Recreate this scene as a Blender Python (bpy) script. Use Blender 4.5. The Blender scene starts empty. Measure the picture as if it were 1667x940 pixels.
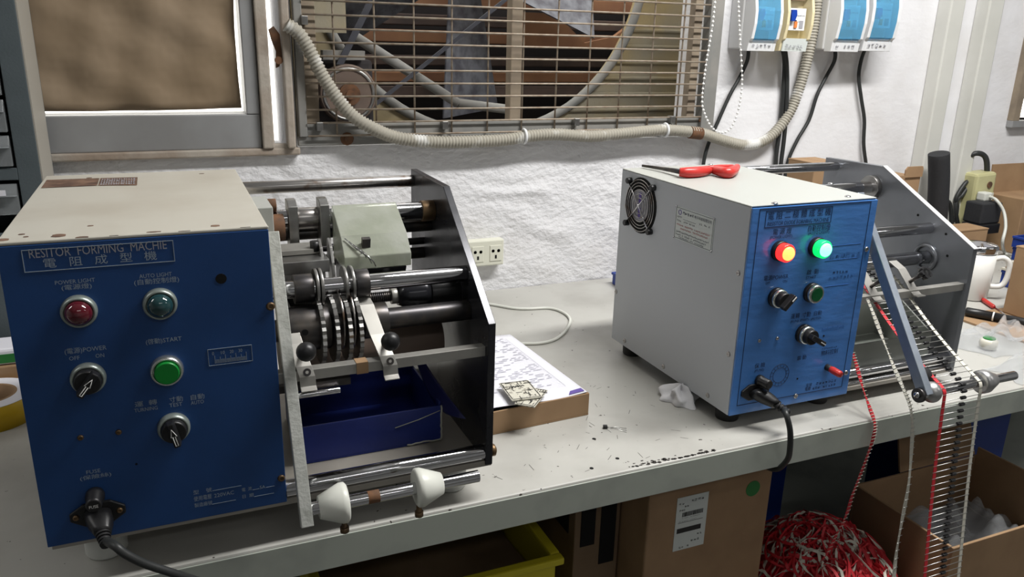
import bpy, math, random
from mathutils import Vector as V, Matrix
random.seed(7)
S = bpy.context.scene
COL = S.collection
# ------------------------------------------------------------------ camera
F, PIT, ROL, YAW, CZ = 1295.0, .30205, -.02502, .4100, 1.291
cy, sy = math.cos(YAW), math.sin(YAW)
FW = V((sy*math.cos(PIT), cy*math.cos(PIT), -math.sin(PIT)))
_r = V((cy, -sy, 0)); _d = FW.cross(_r)
RX = math.cos(ROL)*_r + math.sin(ROL)*_d
DN = -math.sin(ROL)*_r + math.cos(ROL)*_d
cam = bpy.data.objects.new('camera', bpy.data.cameras.new('camera'))
COL.objects.link(cam)
cam.data.sensor_width = 36; cam.data.lens = 36*F/1667; cam.data.clip_start = .02
mw = Matrix.Identity(4)
for i in range(3):
    mw[i][0] = RX[i]; mw[i][1] = -DN[i]; mw[i][2] = -FW[i]
mw[2][3] = CZ
cam.matrix_world = mw
S.camera = cam
# ------------------------------------------------------------------ world + exposure
w = bpy.data.worlds.new('sky'); S.world = w; w.use_nodes = True
bg = w.node_tree.nodes['Background']; bg.inputs[0].default_value = (1, .97, .9, 1); bg.inputs[1].default_value = 3.0
S.view_settings.view_transform = 'Standard'; S.view_settings.look = 'None'
S.view_settings.gamma = 1; S.view_settings.use_curve_mapping = False
S.view_settings.exposure = 0.0
# ------------------------------------------------------------------ lights (bench tube fitting and three added fill lights, bodies are built further down)
LAMPS = [((1.25, .68, 2.46), 51), ((0.3, -1.3, 2.46), 5), ((-1.7, .9, 2.46), 8), ((2.9, -.7, 2.46), 8)]
for i, (p, e) in enumerate(LAMPS):
    L = bpy.data.lights.new('tube_or_fill_light', 'AREA'); L.shape = 'RECTANGLE'; L.size = 1.2; L.size_y = .16
    L.energy = e; L.color = (1, .985, .96)
    o = bpy.data.objects.new('tube_or_fill_light', L); o.location = (p[0], p[1], p[2]-.085); COL.objects.link(o)

def at(u, v, ax, val):            # a point of the photograph on the plane  axis = val
    q = RX*((u-833.5)/F) + DN*((v-470)/F) + FW
    o = V((0, 0, CZ)); return o + q*((val-o[ax])/q[ax])

# ------------------------------------------------------------------ materials
MATS = {}
def mat(n, c, rough=.5, metal=0, c2=None, sc=20, lo=.4, hi=.65, bump=0, bsc=60, coat=0, trans=0, emit=0, ec=None, alpha=1, det=5, stretch=None, ior=1.45, rvar=0, bd=.01):
    m = bpy.data.materials.new(n); m.use_nodes = True; nt = m.node_tree; b = nt.nodes['Principled BSDF']
    b.inputs['Base Color'].default_value = (*c, 1); b.inputs['Roughness'].default_value = rough; b.inputs['Metallic'].default_value = metal
    b.inputs['Coat Weight'].default_value = coat; b.inputs['Transmission Weight'].default_value = trans; b.inputs['Alpha'].default_value = alpha
    b.inputs['IOR'].default_value = ior
    if emit: b.inputs['Emission Color'].default_value = (*(ec or c), 1); b.inputs['Emission Strength'].default_value = emit
    tc = nt.nodes.new('ShaderNodeTexCoord'); src = tc.outputs['Object']
    if stretch:
        mp = nt.nodes.new('ShaderNodeMapping'); mp.inputs['Scale'].default_value = stretch
        nt.links.new(src, mp.inputs[0]); src = mp.outputs[0]
    def noise(s, d=det):
        k = nt.nodes.new('ShaderNodeTexNoise'); k.inputs['Scale'].default_value = s; k.inputs['Detail'].default_value = d
        nt.links.new(src, k.inputs['Vector']); return k.outputs['Fac']
    if c2:
        r = nt.nodes.new('ShaderNodeValToRGB'); r.color_ramp.elements[0].position = lo; r.color_ramp.elements[1].position = hi
        r.color_ramp.elements[0].color = (*c, 1); r.color_ramp.elements[1].color = (*c2, 1)
        nt.links.new(noise(sc), r.inputs[0]); nt.links.new(r.outputs[0], b.inputs['Base Color'])
    if rvar:
        mr = nt.nodes.new('ShaderNodeMapRange'); mr.inputs[1].default_value = .35; mr.inputs[2].default_value = .65
        mr.inputs[3].default_value = max(0, rough-rvar); mr.inputs[4].default_value = rough+rvar
        nt.links.new(noise(sc*.7), mr.inputs[0]); nt.links.new(mr.outputs[0], b.inputs['Roughness'])
    if bump:
        bp = nt.nodes.new('ShaderNodeBump'); bp.inputs['Strength'].default_value = bump; bp.inputs['Distance'].default_value = bd
        nt.links.new(noise(bsc), bp.inputs['Height']); nt.links.new(bp.outputs[0], b.inputs['Normal'])
    MATS[n] = m; return m
mat('plaster', (.74, .74, .76), .75, c2=(.66, .65, .65), sc=7, lo=.5, hi=.8)
mat('ceiling', (.75, .75, .74), .9); mat('floor', (.13, .13, .125), .6, c2=(.09, .09, .085), sc=6)
mat('room_wall', (.50, .51, .51), .9)
mat('bench', (.43, .425, .395), .38, c2=(.34, .33, .305), sc=9, lo=.45, hi=.75, rvar=.1)
mat('bench_edge', (.42, .45, .40), .45, c2=(.33, .35, .32), sc=14, lo=.5, hi=.75)
mat('blue_old', (.013, .06, .205), .42, c2=(.010, .05, .17), sc=14, lo=.4, hi=.7, bump=.03, bsc=900)
mat('blue_new', (.06, .20, .54), .28, c2=(.07, .225, .60), sc=8, coat=.4, bump=.09, bsc=22, stretch=(1, 1, 3))
mat('cream', (.50, .48, .42), .45, c2=(.43, .40, .34), sc=9, lo=.45, hi=.75)
mat('dark_chip', (.03, .025, .022), .7); mat('chip', (.09, .05, .035), .7, c2=(.2, .12, .08), sc=60)
mat('white_powder', (.39, .40, .375), .38, bump=.04, bsc=700)
mat('grey_side', (.49, .515, .545), .4, bump=.04, bsc=700)
mat('chrome', (.62, .62, .64), .12, 1, rvar=.06, sc=30)
mat('chrome_worn', (.50, .48, .47), .28, 1, c2=(.25, .17, .12), sc=45, lo=.55, hi=.68)
mat('steel', (.36, .36, .35), .38, 1, c2=(.24, .23, .22), sc=40, lo=.4, hi=.7)
mat('arm_steel', (.50, .51, .48), .5, .6, c2=(.36, .37, .34), sc=60, lo=.45, hi=.7, bump=.1, bsc=300)
mat('arm_blue', (.36, .40, .46), .35, .75, c2=(.30, .34, .40), sc=40)
mat('dark_steel', (.075, .072, .075), .38, .85, c2=(.13, .115, .10), sc=40, lo=.45, hi=.7)
mat('black_plate', (.022, .023, .028), .26, .35, c2=(.04, .04, .045), sc=14, lo=.4, hi=.7, rvar=.1)
mat('grey_plate', (.25, .26, .28), .36, .7, c2=(.20, .21, .23), sc=9, rvar=.08)
mat('plate_edge', (.85, .86, .87), .4, .8)
mat('black', (.012, .012, .013), .38); mat('rubber', (.014, .014, .015), .6)
mat('black_matt', (.02, .021, .024), .75, bump=.1, bsc=200)
mat('hole_black', (.002, .002, .002), .9)
mat('nylon', (.68, .69, .63), .35); mat('nylon_foot', (.62, .63, .60), .45)
mat('acrylic', (.46, .49, .40), .25, c2=(.58, .60, .53), sc=18, trans=.45, bump=.22, bsc=14, ior=1.2)
mat('rust', (.16, .075, .035), .8, c2=(.09, .05, .03), sc=60)
mat('brass', (.20, .13, .07), .45, .8, c2=(.12, .08, .05), sc=80)
mat('bezel', (.34, .39, .36), .35, .55, c2=(.25, .28, .26), sc=50)
mat('bezel_bright', (.62, .65, .62), .25, .9)
mat('lens_red', (.085, .006, .012), .08, coat=1); mat('lens_dark', (.012, .045, .05), .08, coat=1)
mat('button_green', (.006, .22, .03), .25); mat('button_green_dark', (.004, .10, .03), .25)
mat('lit_red', (.9, .03, .02), .2, emit=2.2, ec=(1, .02, .02)); mat('lit_red_core', (1, .5, .1), .2, emit=2.0, ec=(1, .42, .10))
mat('lit_green', (.02, .9, .15), .2, emit=1.5, ec=(.0, 1, .12)); mat('lit_green_core', (.3, 1, .8), .2, emit=2.0, ec=(.25, 1, .72))
mat('print_pale', (.30, .36, .42), .6); mat('print_white', (.8, .8, .78), .5)
mat('print_navy', (.008, .016, .05), .5); mat('print_black', (.02, .02, .02), .6); mat('print_red', (.45, .06, .06), .6)
mat('print_grey', (.33, .33, .36), .7); mat('print_dim', (.045, .15, .42), .5); mat('print_faint', (.50, .50, .56), .7)
mat('tray_blue', (.018, .035, .22), .4, c2=(.014, .028, .17), sc=12); mat('tray_fray', (.42, .42, .36), .8)
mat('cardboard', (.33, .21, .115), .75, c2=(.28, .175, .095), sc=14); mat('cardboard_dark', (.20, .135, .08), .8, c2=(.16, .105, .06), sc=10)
mat('cardboard_inside', (.26, .17, .10), .85)
mat('paper', (.74, .74, .80), .6); mat('label_paper', (.62, .66, .64), .5)
mat('brown_paper', (.275, .205, .135), .75, c2=(.235, .17, .105), sc=5, bump=.32, bsc=8, det=3, bd=.03)
mat('alu_frame', (.33, .335, .34), .5, .3, c2=(.28, .28, .28), sc=8)
mat('post_paint', (.40, .36, .31), .7, c2=(.30, .24, .19), sc=10, bump=.3, bsc=40)
mat('vent_grey', (.20, .20, .19), .7, c2=(.26, .25, .23), sc=12); mat('mesh_wire', (.34, .29, .23), .6, .3, c2=(.25, .19, .14), sc=60)
mat('vent_beige', (.30, .27, .20), .8, c2=(.36, .28, .14), sc=6, bump=.3, bsc=20); mat('beam_orange', (.42, .22, .12), .85, c2=(.30, .15, .09), sc=8)
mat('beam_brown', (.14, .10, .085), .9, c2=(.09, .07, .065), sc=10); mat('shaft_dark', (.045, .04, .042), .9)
mat('blade', (.20, .21, .24), .5, .5, c2=(.10, .10, .12), sc=30); mat('belt', (.05, .052, .065), .6)
mat('wood_post', (.27, .22, .16), .85, c2=(.20, .16, .12), sc=20)
mat('hose', (.33, .31, .26), .6, c2=(.62, .62, .60), sc=14, lo=.56, hi=.66); mat('cable_black', (.025, .027, .027), .45); mat('cable_white', (.62, .63, .58), .45)
mat('bead', (.8, .8, .78), .3)
mat('breaker_white', (.74, .75, .76), .35); mat('breaker_grey', (.60, .60, .60), .45); mat('breaker_cream', (.72, .63, .40), .4)
mat('blue_clear', (.30, .72, 1.0), .06, coat=.3, trans=.74, ior=1.08); mat('switch_blue', (.01, .05, .35), .35)
mat('orange_btn', (.7, .22, .06), .4)
mat('trunking', (.62, .62, .58), .5, c2=(.56, .56, .52), sc=6)
mat('socket', (.66, .66, .56), .4); mat('strip_yellow', (.52, .50, .28), .45, c2=(.45, .43, .22), sc=15)
mat('cabinet', (.085, .105, .115), .5, bump=.06, bsc=300); mat('cabinet_side', (.34, .32, .28), .6)
mat('clear_plastic', (.62, .66, .68), .12, trans=.75, ior=1.2); mat('drawer_fill', (.05, .058, .06), .6, c2=(.12, .12, .12), sc=40)
mat('yellow', (.55, .36, .01), .35); mat('crate_yellow', (.55, .47, .02), .45)
mat('red_grip', (.50, .035, .03), .3); mat('red_tape', (.52, .02, .03), .55); mat('white_tape', (.60, .58, .50), .6)
mat('lead', (.6, .6, .58), .3, .9); mat('diode', (.014, .014, .015), .35)
mat('tissue', (.74, .74, .76), .8, bump=.2, bsc=80); mat('bag', (.72, .74, .76), .12, trans=.55, ior=1.1, alpha=.42, bump=.6, bsc=25)
mat('mug', (.75, .75, .72), .2); mat('bin_blue', (.015, .045, .26), .4); mat('grey_green', (.22, .235, .21), .5, c2=(.19, .20, .18), sc=8)
mat('pcb', (.56, .54, .46), .5, c2=(.25, .23, .19), sc=260, lo=.58, hi=.64, det=1); mat('tin', (.5, .5, .5), .35, .9)
mat('green_sticker', (.02, .17, .035), .5); mat('brown_roll', (.17, .125, .10), .45, c2=(.12, .09, .075), sc=8)
mat('purple', (.10, .06, .30), .5); mat('flap_dark', (.02, .022, .10), .3); mat('glass', (1, 1, 1), .0, trans=1, ior=1.05); mat('base_beige', (.34, .32, .28), .5, c2=(.28, .26, .23), sc=8)
mat('light_body', (.8, .8, .8), .4)
mat('sheet_metal', (.42, .41, .38), .42, .6, c2=(.33, .32, .30), sc=25)

def chips_on_bench():            # worn-off paint along the front edge of the bench and dark scratches on its top
    m = MATS['bench']; nt = m.node_tree; b = nt.nodes['Principled BSDF']
    old = b.inputs['Base Color'].links[0].from_socket
    g = nt.nodes.new('ShaderNodeNewGeometry'); sx = nt.nodes.new('ShaderNodeSeparateXYZ'); nt.links.new(g.outputs['Position'], sx.inputs[0])
    n = nt.nodes.new('ShaderNodeTexNoise'); n.inputs['Scale'].default_value = 110; n.inputs['Detail'].default_value = 3
    nt.links.new(g.outputs['Position'], n.inputs['Vector'])
    n2 = nt.nodes.new('ShaderNodeTexNoise'); n2.inputs['Scale'].default_value = 3.2; nt.links.new(g.outputs['Position'], n2.inputs['Vector'])
    e = nt.nodes.new('ShaderNodeMapRange'); e.inputs[1].default_value = .797; e.inputs[2].default_value = .835; e.inputs[3].default_value = .12; e.inputs[4].default_value = 0
    nt.links.new(sx.outputs[1], e.inputs[0])
    mlt = nt.nodes.new('ShaderNodeMath'); mlt.operation = 'MULTIPLY'; nt.links.new(e.outputs[0], mlt.inputs[0])
    st = nt.nodes.new('ShaderNodeMapRange'); st.inputs[1].default_value = .54; st.inputs[2].default_value = .66; nt.links.new(n2.outputs[0], st.inputs[0]); nt.links.new(st.outputs[0], mlt.inputs[1])
    ad = nt.nodes.new('ShaderNodeMath'); nt.links.new(mlt.outputs[0], ad.inputs[0]); nt.links.new(n.outputs[0], ad.inputs[1])
    r = nt.nodes.new('ShaderNodeMapRange'); r.inputs[1].default_value = .725; r.inputs[2].default_value = .74; nt.links.new(ad.outputs[0], r.inputs[0])
    mx = nt.nodes.new('ShaderNodeMix'); mx.data_type = 'RGBA'; nt.links.new(r.outputs[0], mx.inputs[0]); nt.links.new(old, mx.inputs[6]); mx.inputs[7].default_value = (.05, .04, .035, 1)
    nt.links.new(mx.outputs[2], b.inputs['Base Color'])
chips_on_bench()
def trowelled_plaster():         # rough trowel strokes under and left of the mesh window, smoother paint to its right
    nt = MATS['plaster'].node_tree; b = nt.nodes['Principled BSDF']; g = nt.nodes.new('ShaderNodeNewGeometry')
    mp = nt.nodes.new('ShaderNodeMapping'); mp.inputs['Scale'].default_value = (1, 1, 1.5); mp.inputs['Rotation'].default_value = (0, .5, 0); nt.links.new(g.outputs['Position'], mp.inputs[0])
    n = nt.nodes.new('ShaderNodeTexNoise'); n.noise_type = 'RIDGED_MULTIFRACTAL'; n.inputs['Scale'].default_value = 7; n.inputs['Detail'].default_value = 7; n.inputs['Roughness'].default_value = .62; n.inputs['Distortion'].default_value = .6; nt.links.new(mp.outputs[0], n.inputs['Vector'])
    n2 = nt.nodes.new('ShaderNodeTexNoise'); n2.inputs['Scale'].default_value = 55; n2.inputs['Detail'].default_value = 5; nt.links.new(mp.outputs[0], n2.inputs['Vector'])
    ad = nt.nodes.new('ShaderNodeMath'); ad.operation = 'MULTIPLY_ADD'; ad.inputs[1].default_value = .35; nt.links.new(n2.outputs[0], ad.inputs[0]); nt.links.new(n.outputs[0], ad.inputs[2])
    sx = nt.nodes.new('ShaderNodeSeparateXYZ'); nt.links.new(g.outputs['Position'], sx.inputs[0])
    mr = nt.nodes.new('ShaderNodeMapRange'); mr.inputs[1].default_value = 1.05; mr.inputs[2].default_value = 1.3; mr.inputs[3].default_value = .42; mr.inputs[4].default_value = .09; nt.links.new(sx.outputs[0], mr.inputs[0])
    bp = nt.nodes.new('ShaderNodeBump'); bp.inputs['Distance'].default_value = .035; nt.links.new(mr.outputs[0], bp.inputs['Strength']); nt.links.new(ad.outputs[0], bp.inputs['Height']); nt.links.new(bp.outputs[0], b.inputs['Normal'])
trowelled_plaster()

# ------------------------------------------------------------------ mesh helpers
def frame(ax):
    ax = V(ax).normalized(); h = V((0, 0, 1)) if abs(ax.z) < .9 else V((1, 0, 0))
    a = ax.cross(h).normalized(); return a, ax.cross(a).normalized(), ax
def spl(pts, k=6):
    p = [V(q) for q in pts]; out = []
    for i in range(len(p)-1):
        a = p[i-1] if i else p[0]*2-p[1]; b, c = p[i], p[i+1]; d = p[i+2] if i+2 < len(p) else c*2-b
        for j in range(k):
            t = j/k; out.append(.5*((2*b)+(c-a)*t+(2*a-5*b+4*c-d)*t*t+(3*b-a-3*c+d)*t**3))
    return out+[p[-1]]
def wloc(o):
    p = V((0, 0, 0))
    while o: p += o.location; o = o.parent
    return p
class MB:
    def __init__(s): s.v = []; s.f = []; s.sm = []; s.mi = []; s.cur = 0
    def add(s, vs, fs, sm=False):
        n = len(s.v); s.v += [V(x) for x in vs]
        for f in fs: s.f.append([n+i for i in f]); s.sm.append(sm); s.mi.append(s.cur)
        return s
    def box(s, x0, x1, y0, y1, z0, z1):
        return s.add([(x, y, z) for x in (x0, x1) for y in (y0, y1) for z in (z0, z1)],
            [(0, 1, 3, 2), (4, 6, 7, 5), (0, 4, 5, 1), (2, 3, 7, 6), (0, 2, 6, 4), (1, 5, 7, 3)])
    def obox(s, c, size, rot):
        h = V(size)/2; c = V(c)
        return s.add([c+rot@V((x*h.x, y*h.y, z*h.z)) for x in (-1, 1) for y in (-1, 1) for z in (-1, 1)],
            [(0, 1, 3, 2), (4, 6, 7, 5), (0, 4, 5, 1), (2, 3, 7, 6), (0, 2, 6, 4), (1, 5, 7, 3)])
    def bar(s, a, b, wx, t):           # rectangular bar from a to b; wx along X, t across
        a, b = V(a), V(b); d = (b-a).normalized(); x = V((1, 0, 0)); n = d.cross(x).normalized()
        vs = [p+x*(i*wx/2)+n*(j*t/2) for p in (a, b) for i, j in ((-1, -1), (1, -1), (1, 1), (-1, 1))]
        return s.add(vs, [(3, 2, 1, 0), (4, 5, 6, 7)]+[(i, (i+1) % 4, 4+(i+1) % 4, 4+i) for i in range(4)])
    def cyl(s, a, b, r, r2=None, n=20):
        return s.lathe([(0, 0), (r, 0), (r if r2 is None else r2, 1), (0, 1)], a, V(b)-V(a), n, True)
    def lathe(s, prof, o, ax, n=24, rel=False):
        a, b, d = frame(ax); L = V(ax).length if rel else 1; o = V(o)
        k0 = len(s.v); rings = []
        for r, t in prof:
            c = o+d*(t*L)
            if r < 1e-6: rings.append([len(s.v)]); s.v.append(c)
            else:
                rings.append(list(range(len(s.v), len(s.v)+n)))
                s.v += [c+a*(r*math.cos(2*math.pi*i/n))+b*(r*math.sin(2*math.pi*i/n)) for i in range(n)]
        for (p, q), (A, B) in zip(zip(rings, rings[1:]), zip(prof, prof[1:])):
            sm = abs(A[0]-B[0]) < 3*abs(A[1]-B[1])*L+1e-9 or len(prof) > 8
            if abs(A[1]-B[1]) < 1e-9: sm = False
            for i in range(n):
                j = (i+1) % n
                if len(p) == 1 and len(q) == 1: continue
                if len(p) == 1: f = [p[0], q[j], q[i]]
                elif len(q) == 1: f = [p[i], p[j], q[0]]
                else: f = [p[i], p[j], q[j], q[i]]
                s.f.append(f); s.sm.append(sm); s.mi.append(s.cur)
        return s
    def tube(s, pts, r, n=8, closed=False, rf=None):
        p = [V(q) for q in pts]; m = len(p); a = None; rings = []
        for i in range(m):
            t = (p[(i+1) % m]-p[i-1]) if closed else (p[min(i+1, m-1)]-p[max(i-1, 0)])
            t.normalize()
            if a is None: a = frame(t)[0]
            a = (a-t*a.dot(t)).normalized(); b = t.cross(a); rr = rf(i) if rf else r
            rings.append(list(range(len(s.v), len(s.v)+n)))
            s.v += [p[i]+a*(rr*math.cos(2*math.pi*k/n))+b*(rr*math.sin(2*math.pi*k/n)) for k in range(n)]
        for i in range(m if closed else m-1):
            A, B = rings[i], rings[(i+1) % m]
            for k in range(n): s.f.append([A[k], A[(k+1) % n], B[(k+1) % n], B[k]]); s.sm.append(True); s.mi.append(s.cur)
        if not closed:
            for R_ in (rings[0][::-1], rings[-1]): s.f.append(R_); s.sm.append(False); s.mi.append(s.cur)
        return s
    def ring(s, c, ax, R, r, n=32, k=8):
        a, b, d = frame(ax); c = V(c)
        return s.tube([c+a*(R*math.cos(2*math.pi*i/n))+b*(R*math.sin(2*math.pi*i/n)) for i in range(n)], r, k, True)
    def prism(s, poly, ax, c0, c1):
        def P(a, b, c): return ((c, a, b), (a, c, b), (a, b, c))[ax]
        n = len(poly)
        return s.add([P(a, b, c) for c in (c0, c1) for a, b in poly], [list(range(n))[::-1], list(range(n, 2*n))]+[(i, (i+1) % n, n+(i+1) % n, n+i) for i in range(n)])
    def ball(s, c, r, n=16, sc=(1, 1, 1)):
        c = V(c); m = max(4, n//2); k0 = len(s.v)
        vs = [c+V((0, 0, r*sc[2]))]
        for i in range(1, m):
            th = math.pi*i/m
            vs += [c+V((r*sc[0]*math.sin(th)*math.cos(2*math.pi*j/n), r*sc[1]*math.sin(th)*math.sin(2*math.pi*j/n), r*sc[2]*math.cos(th))) for j in range(n)]
        vs.append(c-V((0, 0, r*sc[2]))); fs = [(0, 1+j, 1+(j+1) % n) for j in range(n)]
        for i in range(m-2):
            for j in range(n): fs.append((1+i*n+j, 1+(i+1)*n+j, 1+(i+1)*n+(j+1) % n, 1+i*n+(j+1) % n))
        fs += [(len(vs)-1, 1+(m-2)*n+(j+1) % n, 1+(m-2)*n+j) for j in range(n)]
        return s.add(vs, fs, True)
    def ribbon(s, pts, wdir, wd, th=.0004):
        p = [V(q) for q in pts]; n = len(p); vs = []
        for i, q in enumerate(p):
            wv = V(wdir(i) if callable(wdir) else wdir).normalized(); t = (p[min(i+1, n-1)]-p[max(i-1, 0)]).normalized(); nn = t.cross(wv).normalized()
            vs += [q-wv*wd/2-nn*th, q+wv*wd/2-nn*th, q+wv*wd/2+nn*th, q-wv*wd/2+nn*th]
        fs = [(3, 2, 1, 0), (4*n-4, 4*n-3, 4*n-2, 4*n-1)]
        for i in range(n-1):
            for k in range(4): fs.append((4*i+k, 4*i+(k+1) % 4, 4*i+4+(k+1) % 4, 4*i+4+k))
        return s.add(vs, fs)
    def sheet(s, fn, nu, nv, th=0):    # fn(a,b) -> point, a,b in 0..1
        vs = [fn(i/nu, j/nv) for i in range(nu+1) for j in range(nv+1)]
        fs = [(i*(nv+1)+j, (i+1)*(nv+1)+j, (i+1)*(nv+1)+j+1, i*(nv+1)+j+1) for i in range(nu) for j in range(nv)]
        s.add(vs, fs, True)
        if th:
            n = len(vs); s.add([V(q)-V((0, 0, th)) for q in vs], [f[::-1] for f in fs], True)
        return s
    def build(s, name, m, parent=None, bevel=0, kind=None, label=None, fix=True):
        if parent is None:
            lo = [min(q[i] for q in s.v) for i in range(3)]; hi = [max(q[i] for q in s.v) for i in range(3)]
            org = V(((lo[0]+hi[0])/2, (lo[1]+hi[1])/2, lo[2]))
        else: org = wloc(parent)
        me = bpy.data.meshes.new(name); me.from_pydata([q-org for q in s.v], [], s.f)
        me.polygons.foreach_set('use_smooth', s.sm); me.polygons.foreach_set('material_index', s.mi)
        for k in (m if isinstance(m, (list, tuple)) else [m]): me.materials.append(MATS[k])
        if fix:
            import bmesh
            bm = bmesh.new(); bm.from_mesh(me); bmesh.ops.recalc_face_normals(bm, faces=bm.faces); bm.to_mesh(me); bm.free()
        o = bpy.data.objects.new(name, me); COL.objects.link(o)
        if parent is None: o.location = org
        else: o.parent = parent
        if bevel:
            bv = o.modifiers.new('bevel', 'BEVEL'); bv.width = bevel; bv.segments = 2; bv.limit_method = 'ANGLE'
        if kind: o['kind'] = kind
        if label: o['label'] = label
        return o
def tag(o, label, cat, group=None):
    o['label'] = label; o['category'] = cat
    if group: o['group'] = group
    return o
def thing(name, loc, label, cat, group=None):
    o = bpy.data.objects.new(name, None); o.empty_display_size = .02; COL.objects.link(o); o.location = loc
    return tag(o, label, cat, group)
def clone(o, off, parent=None):
    c = o.copy(); COL.objects.link(c); c.parent = parent or o.parent; c.location = o.location+V(off); return c
FRONT = Matrix(((1, 0, 0), (0, 0, -1), (0, 1, 0)))       # text x->X, y->Z, faces -Y
SIDE = Matrix(((0, 0, -1), (-1, 0, 0), (0, 1, 0)))       # text x->-Y, y->Z, faces -X
def text(s, p0, wd, h, rot, m, parent, name='lettering', th=.0003):
    cu = bpy.data.curves.new('t', 'FONT'); cu.body = s; cu.resolution_u = 2
    o = bpy.data.objects.new('t', cu); COL.objects.link(o); bpy.context.view_layer.update()
    me = bpy.data.meshes.new_from_object(o.evaluated_get(bpy.context.evaluated_depsgraph_get()))
    bpy.data.objects.remove(o); bpy.data.curves.remove(cu)
    if not me.vertices: return None
    xs = [q.co.x for q in me.vertices]; ys = [q.co.y for q in me.vertices]
    x0, x1, y0, y1 = min(xs), max(xs), min(ys), max(ys); org = wloc(parent) if parent else V((0, 0, 0))
    for q in me.vertices:
        q.co = V(p0)+rot@V(((q.co.x-x0)/(x1-x0)*wd, (q.co.y-y0)/(y1-y0)*h, th))-org
    me.name = name; me.materials.clear(); me.materials.append(MATS[m])
    o = bpy.data.objects.new(name, me); COL.objects.link(o); o.parent = parent; return o
def marks(p0, wd, h, rot, m, parent, name='small_print', seed=1, gap=0.):    # rows of print too blurred to read: little stroke clusters
    rg = random.Random(seed); b = MB(); n = max(1, int(wd/(h*1.12))); st = h*.11; p0 = V(p0)
    for i in range(n):
        if rg.random() < gap: continue
        x = i*wd/n; w_ = min(h, wd/n*.9)
        for k in range(6):
            if k % 2: a, c, e, g = x+rg.uniform(0, .3)*w_, x+rg.uniform(.6, 1)*w_, rg.uniform(0, .88)*h, st
            else: a = x+rg.uniform(0, .85)*w_; c = a+st; e = rg.uniform(0, .35)*h; g = rg.uniform(.4, .62)*h
            b.add([p0+rot@V(q) for q in ((a, e, .0003), (c, e, .0003), (c, e+g, .0003), (a, e+g, .0003))], [(0, 1, 2, 3)])
    if not b.v: return None
    return b.build(name, m, parent, kind='stuff', fix=False)

# ================================================================== the room
YW = 1.6; TZ = .75
def struct(m, name, mt, bevel=0, parent=None):
    return m.build(name, mt, parent, bevel, kind='structure' if parent is None else None)
struct(MB().box(-2.6, 4.2, -2.6, 1.72, -.05, 0), 'floor', 'floor')
struct(MB().box(-2.6, 4.2, -2.6, 1.72, 2.6, 2.65), 'ceiling', 'ceiling')
struct(MB().box(-2.65, -2.6, -2.6, 1.72, 0, 2.6), 'wall_left', 'room_wall')
struct(MB().box(4.2, 4.25, -2.6, 1.72, 0, 2.6), 'wall_right', 'room_wall')
struct(MB().box(-2.6, 4.2, -2.65, -2.6, 0, 2.6), 'wall_front', 'room_wall')
b = MB()
b.box(-2.6, 4.2, YW, 1.72, 0, 1.083)
b.box(-2.6, -1.0, YW, 1.72, 1.083, 2.6); b.box(-1.0, 2.25, YW, 1.72, 1.75, 2.6)
b.box(.165, .187, YW, 1.72, 1.083, 1.75); b.box(.211, .232, YW, 1.72, 1.083, 1.75)
b.box(1.180, 2.25, YW, 1.72, 1.083, 1.75); b.box(2.25, 3.0, YW, 1.72, 1.083, 1.105); b.box(2.25, 3.0, YW, 1.72, 1.75, 2.6); b.box(3.0, 4.2, YW, 1.72, 1.083, 2.6)
struct(b, 'wall_back', 'plaster')
# --- left window: aluminium frame, pane, brown paper
fr = MB(); fr.box(-1.0, .165, 1.59, 1.66, 1.084, 1.148)
win = fr.build('window_1', 'alu_frame', None, .002, kind='structure')
MB().box(.141, .165, 1.588, 1.66, 1.148, 1.75).build('window_frame', 'alu_frame', win, .002)
MB().box(-1.0, .165, 1.592, 1.66, 1.72, 1.75).build('window_frame', 'alu_frame', win, .002)
MB().box(-1.0, -.96, 1.592, 1.66, 1.148, 1.72).build('window_frame', 'alu_frame', win, .002)
MB().box(-.96, .141, 1.625, 1.629, 1.148, 1.72).build('pane', 'glass', win)
MB().box(-1.0, .235, 1.583, 1.60, 1.070, 1.084).build('window_sill', 'post_paint', win, .003)
def pap(a, b_):
    x = -.60+a*(.7345-.0025*math.sin(9*b_)); z = 1.1565+.0018*math.sin(a*7)+b_*.56
    return (x, 1.605+.005*math.sin(a*17+b_*9)*math.sin(b_*13+a*5)+.004*math.sin(a*41+b_*19)*math.sin(b_*23-a*11), z)
pm = MB().sheet(pap, 60, 40).build('blind_sheet', 'brown_paper', None, fix=False)
so = pm.modifiers.new('s', 'SOLIDIFY'); so.thickness = .0008
tag(pm, 'creased brown kraft paper covering the window above the old blue machine', 'paper')
# --- post with daylight slot
p = MB(); p.box(.166, .187, 1.578, 1.60, 1.084, 1.75); p.box(.211, .226, 1.572, 1.60, 1.084, 1.75)
p.box(.166, .226, 1.585, 1.60, 1.075, 1.092)
struct(p, 'trim_1', 'post_paint', .003)
h = thing('window_latch', (.199, 1.59, 1.22), 'rusty latch bridging the bright daylight slot beside the paper window', 'latch')
lm = MB(); lm.prism([(.190, 1.300), (.199, 1.306), (.209, 1.292), (.211, 1.252), (.205, 1.235), (.199, 1.232), (.201, 1.262), (.194, 1.282)], 1, 1.584, 1.592)
lm.build('plate', 'rust', h); MB().cyl((.204, 1.584, 1.246), (.204, 1.577, 1.246), .007).build('rivet', 'rust', h)
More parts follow.
